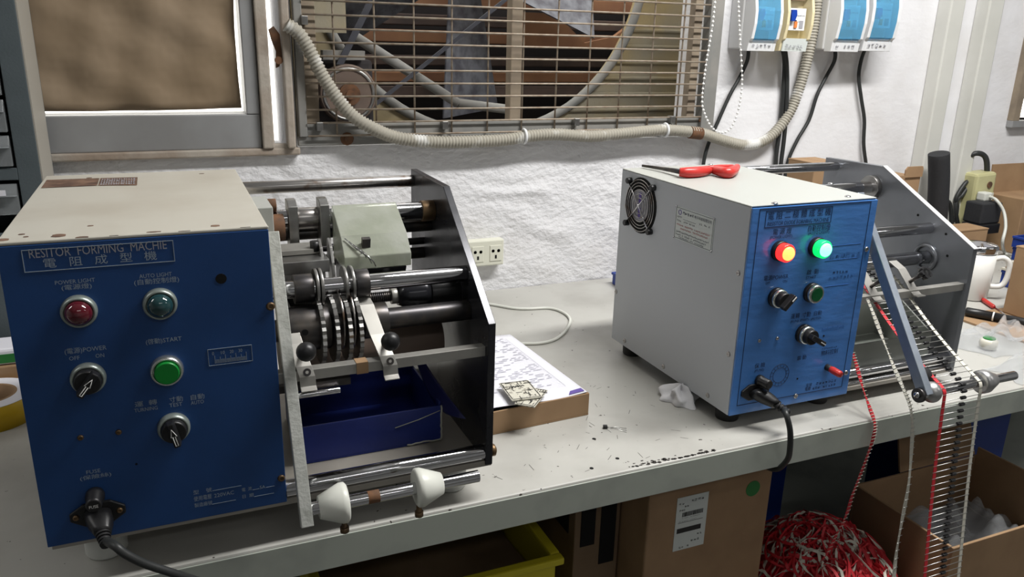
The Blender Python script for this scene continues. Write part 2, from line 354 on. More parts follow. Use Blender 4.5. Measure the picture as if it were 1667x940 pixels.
# --- mesh window: frame
g = MB(); g.box(.232, 1.19, 1.586, 1.60, 1.086, 1.104); g.box(.2345, .250, 1.580, 1.60, 1.104, 1.72)
gf = struct(g, 'window_2', 'vent_grey', .002)
MB().box(.250, 1.165, 1.585, 1.61, 1.104, 1.128).build('lower_rail', 'vent_grey', gf, .001)
MB().box(1.158, 1.172, 1.574, 1.60, 1.104, 1.72).build('side_rail', 'vent_grey', gf, .001)
MB().box(.250, .275, 1.588, 1.61, 1.128, 1.72).build('side_rail', 'wood_post', gf, .001)
MB().box(1.125, 1.146, 1.588, 1.61, 1.128, 1.72).build('side_rail', 'wood_post', gf, .001)
MB().box(1.172, 1.200, 1.582, 1.61, 1.095, 1.74).build('window_frame', 'vent_grey', gf, .002)
MB().box(.232, 1.19, 1.568, 1.60, 1.70, 1.75).build('top_rail', 'vent_grey', gf)
for u, v in ((520, 205), (724, 203), (938, 198), (1094, 194), (495, 32)):
    q = at(u, v, 1, 1.575); MB().box(q.x-.006, q.x+.006, 1.569, 1.586, q.z-.009, q.z+.007).build('clip', 'steel', gf, .001)
q = at(565, 226, 1, 1.586); MB().lathe([(0, 0), (.0135, 0), (.012, .003), (.006, .003), (.006, .008), (0, .008)], (q.x, 1.586, q.z), (0, -1, 0), 12).build('bolt', 'rust', gf)
q = at(1140, 196, 1, 1.582); MB().cyl((q.x, 1.583, q.z), (q.x, 1.577, q.z), .005).build('bolt', 'rust', gf)
# grille of welded wires
gr = thing('window_grille', (.71, 1.577, 1.105), 'rusty welded wire mesh grille in front of the old exhaust fan', 'grille')
hw = None
for i in range(24):
    z = 1.106+i*.02478
    if hw is None: hw = MB().cyl((.2505, 1.577, z), (1.164, 1.577, z), .0019, n=8).build('horizontal_wire', 'mesh_wire', gr); z0 = z
    else: clone(hw, (0, 0, z-z0))
vw = None
for i in range(11):
    x = .3065+i*.0786
    if vw is None: vw = MB().cyl((x, 1.5808, 1.104), (x, 1.5808, 1.70), .0019, n=8).build('vertical_wire', 'mesh_wire', gr)
    else: clone(vw, (i*.0786, 0, 0))
# --- exhaust fan shaft behind the grille
sh = MB(); sh.box(.36, 1.55, 2.45, 2.5, .9, 1.62); sh.prism([(.2225, 1.722), (.232, 1.722), (.37, 2.5), (.36, 2.5)], 2, .9, 1.62); sh.box(1.55, 1.6, 1.72, 2.5, .9, 1.62); sh.prism([(.2225, 1.722), (1.6, 1.722), (1.6, 2.5), (.36, 2.5)], 2, .88, .93)
struct(sh, 'wall_shaft', 'shaft_dark')
fan = thing('exhaust_fan', (.80, 2.0, .93), 'old belt-driven exhaust fan with beige housing behind the wire grille', 'fan')
YS = 1.95; c = at(797, -84, 1, YS); rr = (at(797+262, -84, 1, YS)-c).length*.97
m = MB(); N = 48; x0, x1, z0, z1 = .285, 1.53, .94, 2.3
vs = []; fs = []
for k, yy in enumerate((YS, YS+.03)):
    for i in range(N+1):
        a = math.pi+math.pi*i/N; ci = V((c.x+rr*math.cos(a), yy, c.z+rr*math.sin(a))); vs.append(ci)
    for i in range(N+1):
        a = math.pi+math.pi*i/N; dx, dz = math.cos(a), math.sin(a)
        t = min([(x1-c.x)/dx if dx > 1e-6 else 9, (x0-c.x)/dx if dx < -1e-6 else 9, (z0-c.z)/dz if dz < -1e-6 else 9]); vs.append(V((c.x+t*dx, yy, c.z+t*dz)))
M1 = N+1
for i in range(N):
    fs.append((i, i+1, M1+i+1, M1+i)); fs.append((2*M1+i, 3*M1+i, 3*M1+i+1, 2*M1+i+1)); fs.append((i, 2*M1+i, 2*M1+i+1, i+1))
m.add(vs, fs).build('housing', 'vent_beige', fan)
m = MB()
for k in range(9):                                   # pressed ribs of the housing
    z = .99+k*.042
    if z < c.z-.02:
        half = math.sqrt(max(0, rr*rr-(c.z-z)**2)) if c.z-z < rr else 0
        m.cyl((c.x+half+.012, YS-.002, z), (1.52, YS-.002, z), .006, n=8)
m.build('pressed_ribs', 'vent_beige', fan)
m = MB(); m.tube([V((c.x+rr*math.cos(a), YS-.004, c.z+rr*math.sin(a))) for a in [math.pi*(1+i/40) for i in range(41)]], .012, 8); m.build('inlet_ring', 'vent_grey', fan)
hub = V((c.x, 2.08, c.z)); MB().cyl(hub, hub+V((0, .12, 0)), .07).build('hub', 'blade', fan)
for k in range(5):
    a = -math.pi/2+.06+k*2*math.pi/5; d = V((math.cos(a), 0, math.sin(a))); e = V((-math.sin(a), 0, math.cos(a)))
    m = MB(); m.add([hub+d*.06-e*.05+V((0, .03, 0)), hub+d*.06+e*.05+V((0, .09, 0)), hub+d*(rr*.93)+e*.12+V((0, .15, 0)), hub+d*(rr*.93)-e*.10+V((0, .0, 0))], [(0, 1, 2, 3)])
    o = m.build('blade', 'blade', fan); so = o.modifiers.new('s', 'SOLIDIFY'); so.thickness = .004
a, b_ = at(612, -15, 1, 1.86), at(553, 105, 1, 1.86); MB().bar(a, b_, .016, .006).build('belt', 'belt', fan)
a, b_ = at(832, -8, 1, 1.86), at(590, 187, 1, 1.86); MB().bar(a, b_, .014, .006).build('belt', 'belt', fan)
pc = at(563, 152, 1, 1.88)
MB().lathe([(0, 0), (.062, 0), (.066, .008), (.058, .014), (.058, .020), (.066, .026), (.062, .034), (0, .034)], pc, (0, -1, 0), 32).build('pulley', 'brown_roll', fan); MB().ring(pc+V((0, -.034, 0)), (0, 1, 0), .056, .004, 32, 8).build('pulley_rim', 'steel', fan)
MB().lathe([(0, 0), (.024, 0), (.024, .012), (.010, .012), (.010, .02), (0, .02)], pc+V((0, -.034, 0)), (0, -1, 0), 20).build('pulley_hub', 'rust', fan)
MB().box(pc.x-.07, pc.x+.07, 1.90, 1.945, pc.z-.10, pc.z+.075).build('motor_body', 'shaft_dark', fan, .01)
a = at(533, 88, 1, 1.87); MB().box(a.x-.01, a.x+.085, 1.87, 1.90, a.z-.012, a.z+.008).build('motor_bracket', 'vent_grey', fan)
a, b_ = at(575, 58, 1, 1.90), at(745, 168, 1, 1.90); MB().tube([a, b_], .012, 10).build('brace', 'vent_grey', fan)
a, b_ = at(745, 168, 1, 1.90), at(842, 180, 1, 1.90); MB().tube([a, b_], .012, 10).build('brace', 'vent_grey', fan)
a = at(505, 20, 1, 1.80); MB().box(a.x-.02, a.x+.075, 1.80, 1.83, a.z-.04, a.z+.25).build('cover_plate', 'vent_beige', fan)
bk = thing('louvre_frame', (.80, 2.3, .93), 'stack of orange and brown horizontal beams behind the exhaust fan', 'beams')
for v0, v1, mt in ((-45, -20, 'beam_brown'), (-8, 14, 'beam_orange'), (27, 45, 'beam_brown'), (52, 72, 'beam_orange'), (92, 108, 'beam_brown'), (118, 134, 'beam_orange'), (140, 158, 'beam_brown')):
    za, zb = at(800, v1, 1, 2.3).z, at(800, v0, 1, 2.3).z
    MB().box(.345, 1.54, 2.3, 2.36, za, zb).build('beam', mt, bk, .003)
m = MB()
pts = [(855, 20), (905, 22), (952, 70), (1000, 60), (1040, 30), (1040, 78), (855, 78)]
m.prism([(at(u, v, 1, 2.26).x, at(u, v, 1, 2.26).z) for u, v in pts], 1, 2.26, 2.28); m.build('notched_board', 'beam_orange', bk)
a = at(838, 100, 1, 1.70); tag(MB().box(a.x-.0135, a.x+.0135, 1.69, 1.72, 1.10, 1.75).build('timber_post', 'wood_post', None, .002), 'weathered timber upright in the middle of the mesh window', 'post')
# --- right-hand window
w2 = struct(MB().box(2.25, 3.0, 1.58, 1.66, 1.085, 1.105), 'window_3', 'alu_frame', .002)
MB().box(2.25, 2.275, 1.58, 1.66, 1.105, 1.75).build('window_frame', 'wood_post', w2)
MB().box(2.975, 3.0, 1.58, 1.66, 1.105, 1.75).build('window_frame', 'wood_post', w2)
MB().box(2.275, 2.975, 1.60, 1.65, 1.165, 1.20).build('cross_rail', 'post_paint', w2)
MB().box(2.275, 2.975, 1.64, 1.644, 1.105, 1.75).build('pane', 'glass', w2)
MB().box(2.275, 2.975, 1.615, 1.62, 1.20, 1.75).build('paper_cover', 'paper', w2)
# --- trunking on the wall
for x, wd in ((1.918, .052), (2.062, .056)):
    struct(MB().box(x-wd/2, x+wd/2, 1.558, 1.60, .76, 2.6), 'trim_2' if x < 2 else 'trim_3', 'trunking', .004)
# --- ceiling tube fitting over the bench, plus the added fill fittings
for i, (p, e) in enumerate(LAMPS):
    t = thing('ceiling_or_fill_light', (p[0], p[1], 2.40), ('twin tube ceiling light above the bench', 'added fill light fitting behind the camera', 'added fill light fitting at the far left', 'added fill light fitting at the far right')[i], 'light', 'ceiling tube lights')
    MB().box(p[0]-.62, p[0]+.62, p[1]-.09, p[1]+.09, 2.40, 2.46).build('housing', 'light_body', t)
    MB().box(p[0]-.01, p[0]+.01, p[1]-.01, p[1]+.01, 2.46, 2.60).build('stem', 'light_body', t)

# ================================================================== the bench
bench = thing('workbench', (.9, 1.2, 0), 'long grey-painted steel workbench with chipped front edge', 'workbench')
MB().box(-1.2, 2.6, .795, 1.598, .728, TZ).build('top', 'bench', bench, .003)
MB().box(-1.2, 2.6, .7945, .815, .705, .7275).build('front_rail', 'bench_edge', bench, .002)
MB().box(-1.2, 2.6, .7935, .7955, .7045, .7465).build('front_face', 'bench_edge', bench, .0007)
MB().box(-1.2, 2.6, 1.57, 1.59, .60, .728).build('back_rail', 'bench_edge', bench)
for x in (-1.15, 2.5):
    for y in (.82, 1.55): MB().box(x, x+.05, y, y+.04, 0, .728).build('leg', 'bench_edge', bench)
MB().box(-1.15, 2.55, .83, 1.58, .20, .225).build('lower_shelf', 'bench_edge', bench)
rg = random.Random(4); m = MB()                     # row of chipped paint along the front edge
for i in range(70):
    u = 1026+142*(i/70)+rg.uniform(-3, 3); q = at(u, 763.5-(u-1028.8)*.186-abs(rg.gauss(0, 3.2))-1, 2, TZ); r_ = rg.uniform(.0008, .0026); k = 7
    q.y = max(q.y, .7995)
    m.prism([(q.x+r_*1.5*math.cos(6.283*j/k)*rg.uniform(.6, 1.2), q.y+r_*math.sin(6.283*j/k)*rg.uniform(.6, 1.2)) for j in range(k)], 2, TZ-.0002, TZ+.0002)
for i in range(60):                                  # stray nicks and pencil-like scratches
    u, v = rg.uniform(810, 1180), rg.uniform(600, 780); q = at(u, v, 2, TZ)
    if q.y < .81 or q.x > .70: continue
    a = rg.uniform(0, 3.14); L2 = rg.uniform(.001, .008); d = V((math.cos(a), math.sin(a), 0)); e = V((-d.y, d.x, 0))*.0003
    m.add([q+d*L2+e+V((0, 0, .0002)), q-d*L2+e+V((0, 0, .0002)), q-d*L2-e+V((0, 0, .0002)), q+d*L2-e+V((0, 0, .0002))], [(0, 1, 2, 3)])
m.build('paint_chips', 'dark_chip', bench, kind='stuff')
for u, v in ((967, 715), (1005, 747), (963, 763)):
    q = at(u, v, 2, TZ); MB().cyl(q+V((0, 0, -.004)), q+V((0, 0, .0003)), .0028, n=14).build('screw_hole', 'hole_black', bench)
# ================================================================== old forming machine
LY, LX0, LX1, LZ0, LZ1, LYB = .7966, -.1475, .083, .8008, 1.1076, 1.168
PX, PXO = .317, .326
old = thing('resistor_forming_machine', (.09, .98, TZ), 'old resistor forming machine with worn dark blue front panel and cream cover', 'machine')
def FL(u, v, dy=0): return at(u, v, 1, LY-dy)
# cover: sheet-metal hood with flanges, blue panel, base
LB = LZ1; LZ1 = LZ1+.0035
m = MB(); m.box(LX0, LX1, LY+.003, LYB, LZ1-.003, LZ1); m.box(LX0, LX0+.002, LY+.003, LYB, LZ0, LZ1-.003); m.box(LX1-.002, LX1, LY+.003, LYB, LZ0+.004, LZ1-.003); m.box(LX0+.002, LX1-.002, LYB-.002, LYB, LZ0, LZ1-.003)
m.box(LX0-.0005, LX1+.0005, LY+.0005, LY+.003, LB+.0003, LZ1)
m.build('cover', 'cream', old, .0012)
pan = MB().box(LX0, LX1, LY, LY+.003, LZ0, LB).build('front_panel', 'blue_old', old, .0006)
for u, v, a, b_ in ((95, 384, 11, 5), (133, 387, 10, 3), (4, 391, 9, 4), (35, 382, 5, 2), (42, 386, 4, 1.6), (147, 368, 5, 1.6), (145, 290, 6, 2), (328, 283, 6, 1.5), (350, 368, 8, 3), (250, 378, 12, 1.5), (300, 377, 10, 1.3), (400, 372, 9, 1.3), (185, 385, 7, 1.5)):
    q = at(u, v, 2, LZ1); k = 10; s_ = .00055
    m = MB().prism([(q.x+a*s_*math.cos(6.283*i/k)*(1+.2*math.sin(i*2.3)), min(LYB-.001, max(LY+.001, q.y+b_*s_*2.4*math.sin(6.283*i/k)))) for i in range(k)], 2, LZ1-.0002, LZ1+.0003)
    m.build('paint_chip', 'chip', old)
q0, q1 = at(76, 297, 2, LZ1), at(156, 292, 2, LZ1)
lb = MB().add([at(76, 293, 2, LZ1+.0006), at(67, 306, 2, LZ1+.0006), at(158, 302, 2, LZ1+.0006), at(162, 290, 2, LZ1+.0006)], [(0, 1, 2, 3)]).build('worn_label', 'chip', old)
lb2 = MB().add([at(164, 290, 2, LZ1+.0006), at(160, 302, 2, LZ1+.0006), at(223, 301.5, 2, LZ1+.0006), at(224, 288.5, 2, LZ1+.0006)], [(0, 1, 2, 3)]).build('worn_label', 'chip', old)
for i in range(4):
    a = at(166-i*.9, 292.5+i*2.6, 2, LZ1+.0008); b_ = at(221, 291+i*2.6, 2, LZ1+.0008); m = MB()
    for k in range(14):
        p, q = a.lerp(b_, k/14), a.lerp(b_, (k+.3+.5*random.random())/14); m.box(p.x, q.x, p.y-.0028, p.y+.0028, LZ1+.0007, LZ1+.0011)
    m.build('lettering', 'print_grey', old)
def LT(s, u0, v0, u1, v1, h, mt='print_pale'):
    a, b_, c_ = FL(u0, v0), FL(u1, v1), FL(u0, v0-h); text(s, (a.x, LY, a.z), b_.x-a.x, (c_.z-a.z), FRONT, mt, old)
def outline(fn, y, pts, wd, mt, parent, name='printed_frame'):
    P = [fn(u, v) for u, v in pts]; xs = sorted(p.x for p in P); zs = sorted(p.z for p in P)
    x0, x1, z0, z1 = (xs[0]+xs[1])/2, (xs[2]+xs[3])/2, (zs[0]+zs[1])/2, (zs[2]+zs[3])/2; m = MB(); a, b_ = y-.0004, y+.0004
    m.box(x0, x1, a, b_, z0, z0+wd); m.box(x0, x1, a, b_, z1-wd, z1); m.box(x0, x0+wd, a, b_, z0+wd, z1-wd); m.box(x1-wd, x1, a, b_, z0+wd, z1-wd)
    return m.build(name, mt, parent), (x0, x1, z0, z1)
outline(FL, LY, [(34, 407), (282, 392), (285, 425.5), (40, 444.5)], .0006, 'print_pale', old)
LT('RESITOR  FORMING  MACHIE', 48, 421, 272, 406, 15, 'print_grey'); LT('電   阻   成   型   機', 72, 437, 256, 424.5, 16)
LT('POWER LIGHT', 90, 464, 155, 458.5, 6.5); LT('(電源燈)', 101, 474.5, 150, 471, 10)
LT('AUTO LIGHT', 227, 453.5, 280, 449.5, 6.5); LT('(自動控制燈)', 219, 466.5, 292, 460, 11)
LT('(電源)POWER', 106, 579, 174, 570.5, 11); LT('OFF', 113, 587.5, 130, 585, 6.5); LT('ON', 156, 583, 170, 581, 6.5)
LT('(啓動)START', 238, 563, 296, 555, 10.5)
LT('運  轉', 220, 663.5, 256, 657.5, 9); LT('TURNING', 219, 672, 257, 667, 6); LT('寸動', 276, 656, 298, 652.5, 9); LT('TEST', 276, 663.5, 297, 660.5, 6); LT('自動', 311, 652, 333, 648, 9); LT('AUTO', 311, 659.5, 332, 656, 6)
LT('FUSE', 141, 772.5, 164, 769, 6); LT('(保險絲)', 131, 784.5, 182, 778, 8.5)
LT('型    號', 315, 806, 345, 801, 7); LT('電  流', 394, 801, 410, 798, 6); LT('5A', 423, 796.5, 432, 795, 5); LT('使用電壓', 316, 817, 345, 812.5, 8); LT('220VAC', 349, 810.5, 381, 805, 6)
LT('日  期', 395, 812, 413, 809, 6); LT('製造廠號', 317, 827, 346, 822, 7)
m = MB()
for u0, v0, u1 in ((346, 799.5, 393), (411, 798, 422), (433, 794, 447), (345, 821.5, 384), (414, 809, 446)):
    a = FL(u0, v0); b_ = FL(u1, v0-(u1-u0)*.165); m.box(a.x, b_.x, LY-.0003, LY+.0003, a.z-.0002, a.z+.0002)
m.build('printed_lines', 'print_pale', old)
_, (sx0, sx1, sz0, sz1) = outline(FL, LY, [(337, 572), (410, 559), (411, 588), (341, 596)], .0004, 'print_pale', old)
m = MB()
for i in range(31): x = sx0+.006+i*(sx1-sx0-.012)/30; m.box(x, x+.0004, LY-.0003, LY+.0003, sz0+.002, sz0+(.0105 if i % 10 == 0 else .0085 if i % 5 == 0 else .006))
m.build('scale_marks', 'print_pale', old)
for i, s_ in enumerate(('0', '10', '20', '30')): text(s_, (sx0+.004+i*(sx1-sx0-.012)/3.6, LY, sz1-.0065), .0018*len(s_), .0035, FRONT, 'print_pale', old)
def bezel(c_, y, parent, mt='bezel', R=.0155, name='bezel'):
    return MB().lathe([(0, 0), (R, 0), (R, .004), (R*.93, .0075), (R*.8, .0085), (R*.8, .004), (0, .004)], (c_.x, y, c_.z), (0, -1, 0), 36).build(name, mt, parent)
def dome(c_, y, parent, mt, name, R=.0118, h=.011):
    return MB().lathe([(R, 0)]+[(R*math.cos(t), .004+h*math.sin(t)) for t in [k*math.pi/16 for k in range(0, 8)]]+[(0, .004+h)], (c_.x, y-.003, c_.z), (0, -1, 0), 32).build(name, mt, parent)
c_ = FL(129, 506); pl = bezel(c_, LY, old); dome(c_, LY, old, 'lens_red', 'indicator_lens')['label'] = 'unlit dark red lens'
c_ = FL(260.5, 494); bezel(c_, LY, old); dome(c_, LY, old, 'lens_dark', 'indicator_lens')['label'] = 'unlit dark green lens'
c_ = FL(271.5, 602); bezel(c_, LY, old, 'bezel_bright'); MB().lathe([(.0115, 0), (.0115, .0085), (.0105, .0098), (0, .0098)], (c_.x, LY-.002, c_.z), (0, -1, 0), 32).build('push_button', 'button_green', old, label='green start button')
def selector(c_, y, parent, ang, mt='bezel', R=.0155, long_=False, arrow=True):
    bz = bezel(c_, y, parent, mt, R)
    kn = MB().lathe([(R*.78, 0), (R*.78, .010), (R*.70, .0125), (0, .0125)], (c_.x, y-.003, c_.z), (0, -1, 0), 32).build('selector_knob', 'black', parent)
    d = V((math.sin(ang), 0, math.cos(ang))); e = V((math.cos(ang), 0, -math.sin(ang))); o_ = V((c_.x, y-.0155, c_.z))
    L0, L1, wd = -R*.75, R*(1.15 if long_ else .95), R*.27; m = MB()
    vs = [o_+e*(s1*w_)+d*l_+V((0, -dy, 0)) for dy, w_ in ((0, wd), (.010, wd*.72)) for s1, l_ in ((-1, L0), (1, L0), (1, L1), (-1, L1))]
    m.add(vs, [(0, 1, 2, 3), (7, 6, 5, 4)]+[(i, 4+i, 4+(i+1) % 4, (i+1) % 4) for i in range(4)]); m.build('grip', 'black', kn, .001)
    m = MB(); o2 = o_+V((0, -.0103, 0))
    if arrow:
        k = [(-.18, -.9), (-.18, .1), (-.42, .1), (0, .9), (.42, .1), (.18, .1), (.18, -.9)]
        ol = [o2+e*(a*R*.42)+d*(b_*R*.66) for a, b_ in k]; m.tube(ol, .0005, 5, True)
    else: m.obox(o2+d*(R*.72), (.0016, .0008, R*.62), Matrix(((e.x, 0, d.x), (0, 1, 0), (e.z, 0, d.z))))
    m.build('pointer_mark', 'print_white', kn)
selector(FL(144, 615), LY, old, math.radians(38)); selector(FL(283, 695), LY, old, math.radians(-12))
c_ = FL(360, 454); MB().cyl((c_.x, LY-.0003, c_.z), (c_.x, LY+.001, c_.z), .0052).build('panel_hole', 'hole_black', old)
def screw(c_, ax, parent, r=.004, mt='brass', name='screw'):
    return MB().lathe([(0, 0), (r, 0), (r*.85, .0014), (r*.4, .0022), (r*.38, .0012), (0, .0012)], c_, ax, 14).build(name, mt, parent)
for u, v, r in ((440.5, 499, .0046), (458, 779, .0042), (131, 713, .003), (193, 704, .003)): screw(FL(u, v), (0, -1, 0), old, r)
c_ = FL(222, 756); MB().cyl(c_+V((0, -.0003, 0)), c_, .0012, n=8).build('panel_hole', 'hole_black', old)
# fuse holder and mains inlet
c_ = FL(155, 806); fh = MB().lathe([(0, 0), (.0088, 0), (.0088, .006), (.0075, .008), (.0075, .020), (.006, .022), (0, .022)], (c_.x, LY, c_.z), (0, -1, 0), 24).build('fuse_holder', 'black', old)
text('FUSE', (c_.x-.004, LY-.0222, c_.z-.002), .008, .0032, FRONT, 'print_white', fh)
ic = FL(160, 834)
m = MB(); m.prism([(ic.x+a, ic.z+b_) for a, b_ in ((-.025, -.004), (-.025, .004), (-.012, .0125), (.012, .0125), (.025, .004), (.025, -.004), (.012, -.0125), (-.012, -.0125))], 1, LY-.004, LY)
inl = m.build('mains_inlet', 'black', old, .001)
for s_ in (-1, 1): screw(V((ic.x+s_*.0195, LY-.004, ic.z)), (0, -1, 0), inl, .0032)
# base, feet, right-hand plate
MB().box(LX0+.003, PXO, LY+.002, 1.10, LZ0-.005, LZ0+.0025).build('base_plate', 'base_beige', old, .0008)
for x, y in ((-.103, .852), (.288, .846), (-.103, 1.09), (.288, 1.07)):
    MB().lathe([(0, 0), (.019, 0), (.021, .003), (.021, LZ0-.006-TZ-.002), (.019, LZ0-.005-TZ), (0, LZ0-.005-TZ)], (x, y, TZ), (0, 0, 1), 32).build('foot', 'nylon_foot', old)
MB().prism([(.7966, .7985), (.7935, .981), (.958, 1.112), (1.104, 1.112), (1.108, .7985)], 0, PX, PXO).build('side_plate', 'black_plate', old, .0006)
def disc_on(x, y, z, r, mt, name): return MB().cyl((x-.0004, y, z), (x+.0002, y, z), r, n=24).build(name, mt, old)
q = at(725, 478, 0, PX); disc_on(PX, q.y, q.z, .017, 'nylon', 'plate_hole')
q = at(756, 490, 0, PX); disc_on(PX, q.y, q.z, .006, 'hole_black', 'plate_hole')
m = MB()                                             # star knob outside the plate
for k in range(5): a = k*1.2566; m.cyl((.334, 1.003+.009*math.cos(a), 1.064+.009*math.sin(a)), (.346, 1.003+.009*math.cos(a), 1.064+.009*math.sin(a)), .0075, n=10)
m.cyl((.326, 1.003, 1.064), (.346, 1.003, 1.064), .010, n=16); m.build('star_knob', 'black', old)
q = at(810, 733, 1, .80); MB().lathe([(0, 0), (.0075, 0), (.0075, .006), (.004, .008), (0, .008)], (PXO, .806, .812), (1, 0, 0), 12).build('bolt_head', 'brass', old)
# rods
def rod(x0, x1, y, z, r, mt, name='rod', parent=None, bevel=.0006): return MB().cyl((x0, y, z), (x1, y, z), r, n=28).build(name, mt, parent or old, bevel)
rod(LX1, PX, 1.0945, 1.0965, .0083, 'chrome_worn'); rod(LX1, PX, 1.0, 1.0725, .0122, 'chrome'); rod(LX1, PX, 1.012, 1.050, .008, 'dark_steel')
rod(LX1, PX, 1.046, 1.003, .008, 'dark_steel'); rod(LX1, PX, 1.046, 1.020, .005, 'dark_steel'); rod(LX1, PX, .8715, 1.0205, .0098, 'chrome'); rod(LX1, PX, .862, .977, .0125, 'dark_steel'); rod(LX1, PX, .806, .812, .0098, 'chrome')
rod(.300, PX, 1.0, 1.0725, .0138, 'brass', 'bearing_sleeve')
MB().box(LX1, PX, .802, .815, .939, .951).build('square_bar', 'sheet_metal', old, .0006)
MB().box(.166, .179, .8012, .8155, .9385, .9517).build('tape_patch', 'cardboard', old)
MB().box(LX1, .16, .806, .826, .926, .934).build('lower_bar', 'dark_steel', old)
rod(.10, .147, .800, .924, .0035, 'chrome', 'pin'); 
# drive: brown roller, motor block, toothed wheels, collars
rod(.10, .300, .93, .921, .030, 'brown_roll', 'drive_roller')
rod(.100, .148, .862, .977, .026, 'dark_steel', 'drive_hub'); rod(.186, .215, .862, .977, .0205, 'dark_steel', 'drive_hub')
wheel = None
for x in (.1375, .1525, .1665, .1785):
    if wheel is None:
        m = MB(); n = 60; pr = []
        for i in range(n): a = 6.28319*i/n; r_ = .0385 if i % 2 else .0365; pr.append((.862+r_*math.cos(a), .972+r_*math.sin(a)))
        m.prism(pr, 0, x-.0022, x+.0022); wheel = m.build('toothed_wheel', 'steel', old); wx = x
    else: clone(wheel, (x-wx, 0, 0))
for x in (.160, .172):
    m = MB(); m.lathe([(.014, 0), (.034, 0), (.034, .0022), (.014, .0022)], (x, .866, .981), (1, 0, 0), 36); m.build('cutter_disc', 'chrome_worn', old)
for x0, x1, r_ in ((.113, .134, .0165), (.1815, .197, .0165)): rod(x0, x1, .8715, 1.0205, r_, 'dark_steel', 'shaft_collar')
for x in (.136, .141, .168, .176): rod(x, x+.0035, .8715, 1.0205, .0215, 'steel', 'cutter_disc')
c_ = V((.118, .835, .982)); MB().cyl(c_, c_+V((0, -.0015, 0)), .0035).build('screw_hole', 'hole_black', old)
# upper clamps on the thick shaft
MB().box(LX1, .105, .943, 1.015, 1.03, 1.100).build('bearing_block', 'white_powder', old, .001)
rod(.105, .1145, .995, 1.092, .008, 'rust', 'bolt_head'); rod(.1055, .121, .985, 1.066, .0165, 'rust', 'bearing_collar')
for x in (.1265, .1645):
    m = MB(); m.prism([(.977, 1.040), (.977, 1.092), (.990, 1.098), (1.004, 1.098), (1.004, 1.040)], 0, x, x+.0115); m.build('clamp_arm', 'steel', old, .0008)
rod(.138, .164, .999, 1.0725, .0135, 'chrome_worn', 'spacer_sleeve')
MB().box(.100, .150, .930, .965, 1.044, 1.050).build('guide_plate', 'sheet_metal', old, .0006)
MB().box(.098, .160, .903, .94, 1.028, 1.043).build('guide_block', 'steel', old, .0008)
MB().box(.098, .150, .905, .955, .985, 1.016).build('housing', 'black', old, .004); MB().box(.098, .148, .900, .905, 1.010, 1.018).build('housing_lip', 'dark_steel', old, .001)
MB().cyl((.149, .935, 1.046), (.149, .935, 1.058), .0055).build('clamp_screw', 'black', old)
for x in (.153, .1645):
    m = MB(); m.prism([(.94, 1.060), (.925, 1.052), (.915, 1.035), (.905, .99), (.903, .955), (.925, .955), (.945, 1.03)], 0, x, x+.0035); m.build('guide_blade', 'steel', old, .0006)
# yellowed clear guard with the dark block under it
X0, X1 = .180, .262
m = MB(); t = .003
prof = [(.996, 1.084), (.905, 1.060), (.888, 1.050), (.880, 1.030), (.884, 1.026), (.996, 1.026)]
prof = [(.985, 1.090), (.935, 1.062), (.915, 1.040), (.915, 1.024), (.985, 1.024)]
gd = m.prism(prof, 0, X0, X1).build('clear_guard', 'acrylic', old, .001, label='scratched yellowish clear plastic guard')
m = MB(); m.obox(((X0+.028), .925, 1.050), (.010, .006, .022), Matrix.Rotation(.3, 3, 'X')); m.build('clip', 'dark_steel', gd)
m = MB()
for k in range(5): a = V((X0+.004+k*.004, .93-.004*k, 1.060-.003*k)); m.tube([a, a+V((.012, -.010, -.012)), a+V((.016, -.004, -.02))], .0008, 5)
m.build('wire_ends', 'chrome', gd)
MB().prism([(.985, 1.0235), (.915, 1.0235), (.93, .995), (.985, .985)], 0, X0+.002, X1-.006).build('guard_base', 'black_plate', old, .001)
# spring plunger
rod(.205, .236, .905, .990, .0055, 'dark_steel', 'threaded_rod'); m = MB()
for k in range(12): m.cyl((.206+k*.0024, .905, .990), (.2073+k*.0024, .905, .990), .0066, n=14)
m.build('thread_ridges', 'dark_steel', old)
rod(.232, .240, .905, .990, .010, 'sheet_metal', 'hex_nut'); m = MB(); m.lathe([(0, 0), (.012, 0), (.017, .012), (.0185, .032), (.0185, .04), (0, .04)], (.240, .905, .990), (1, 0, 0), 28); m.build('plunger_body', 'black_plate', old)
rod(.280, PX, .905, .990, .0205, 'black', 'plunger_flange')
# finger brackets with ball knobs, clamped on the square bar
def finger(px, parent, mt='sheet_metal'):
    m = MB(); pts = [(px-.004, .875, 1.008), (px-.001, .855, .999), (px+.004, .828, .972), (px+.008, .803, .955), (px+.0105, .7985, .945), (px+.011, .7975, .934), (px+.011, .791, .931)]
    m.ribbon(pts, (1, 0, 0), .0165, .0008); f_ = m.build('finger_bracket', mt, parent, .0004)
    MB().cyl((px+.010, .816, .966), (px+.010, .797, .966+.010), .003).build('knob_stem', 'dark_steel', f_)
    MB().ball((px+.010, .792, .976), .0105, 20).build('ball_knob', 'black', f_)
    MB().lathe([(.0018, 0), (.0042, 0), (.0042, .0008), (.0018, .0008)], (px+.0105, .7975, .9505), (0, -1, .3), 14).build('eyelet', 'dark_steel', f_)
    return f_
finger(.192, old); finger(.102, old)
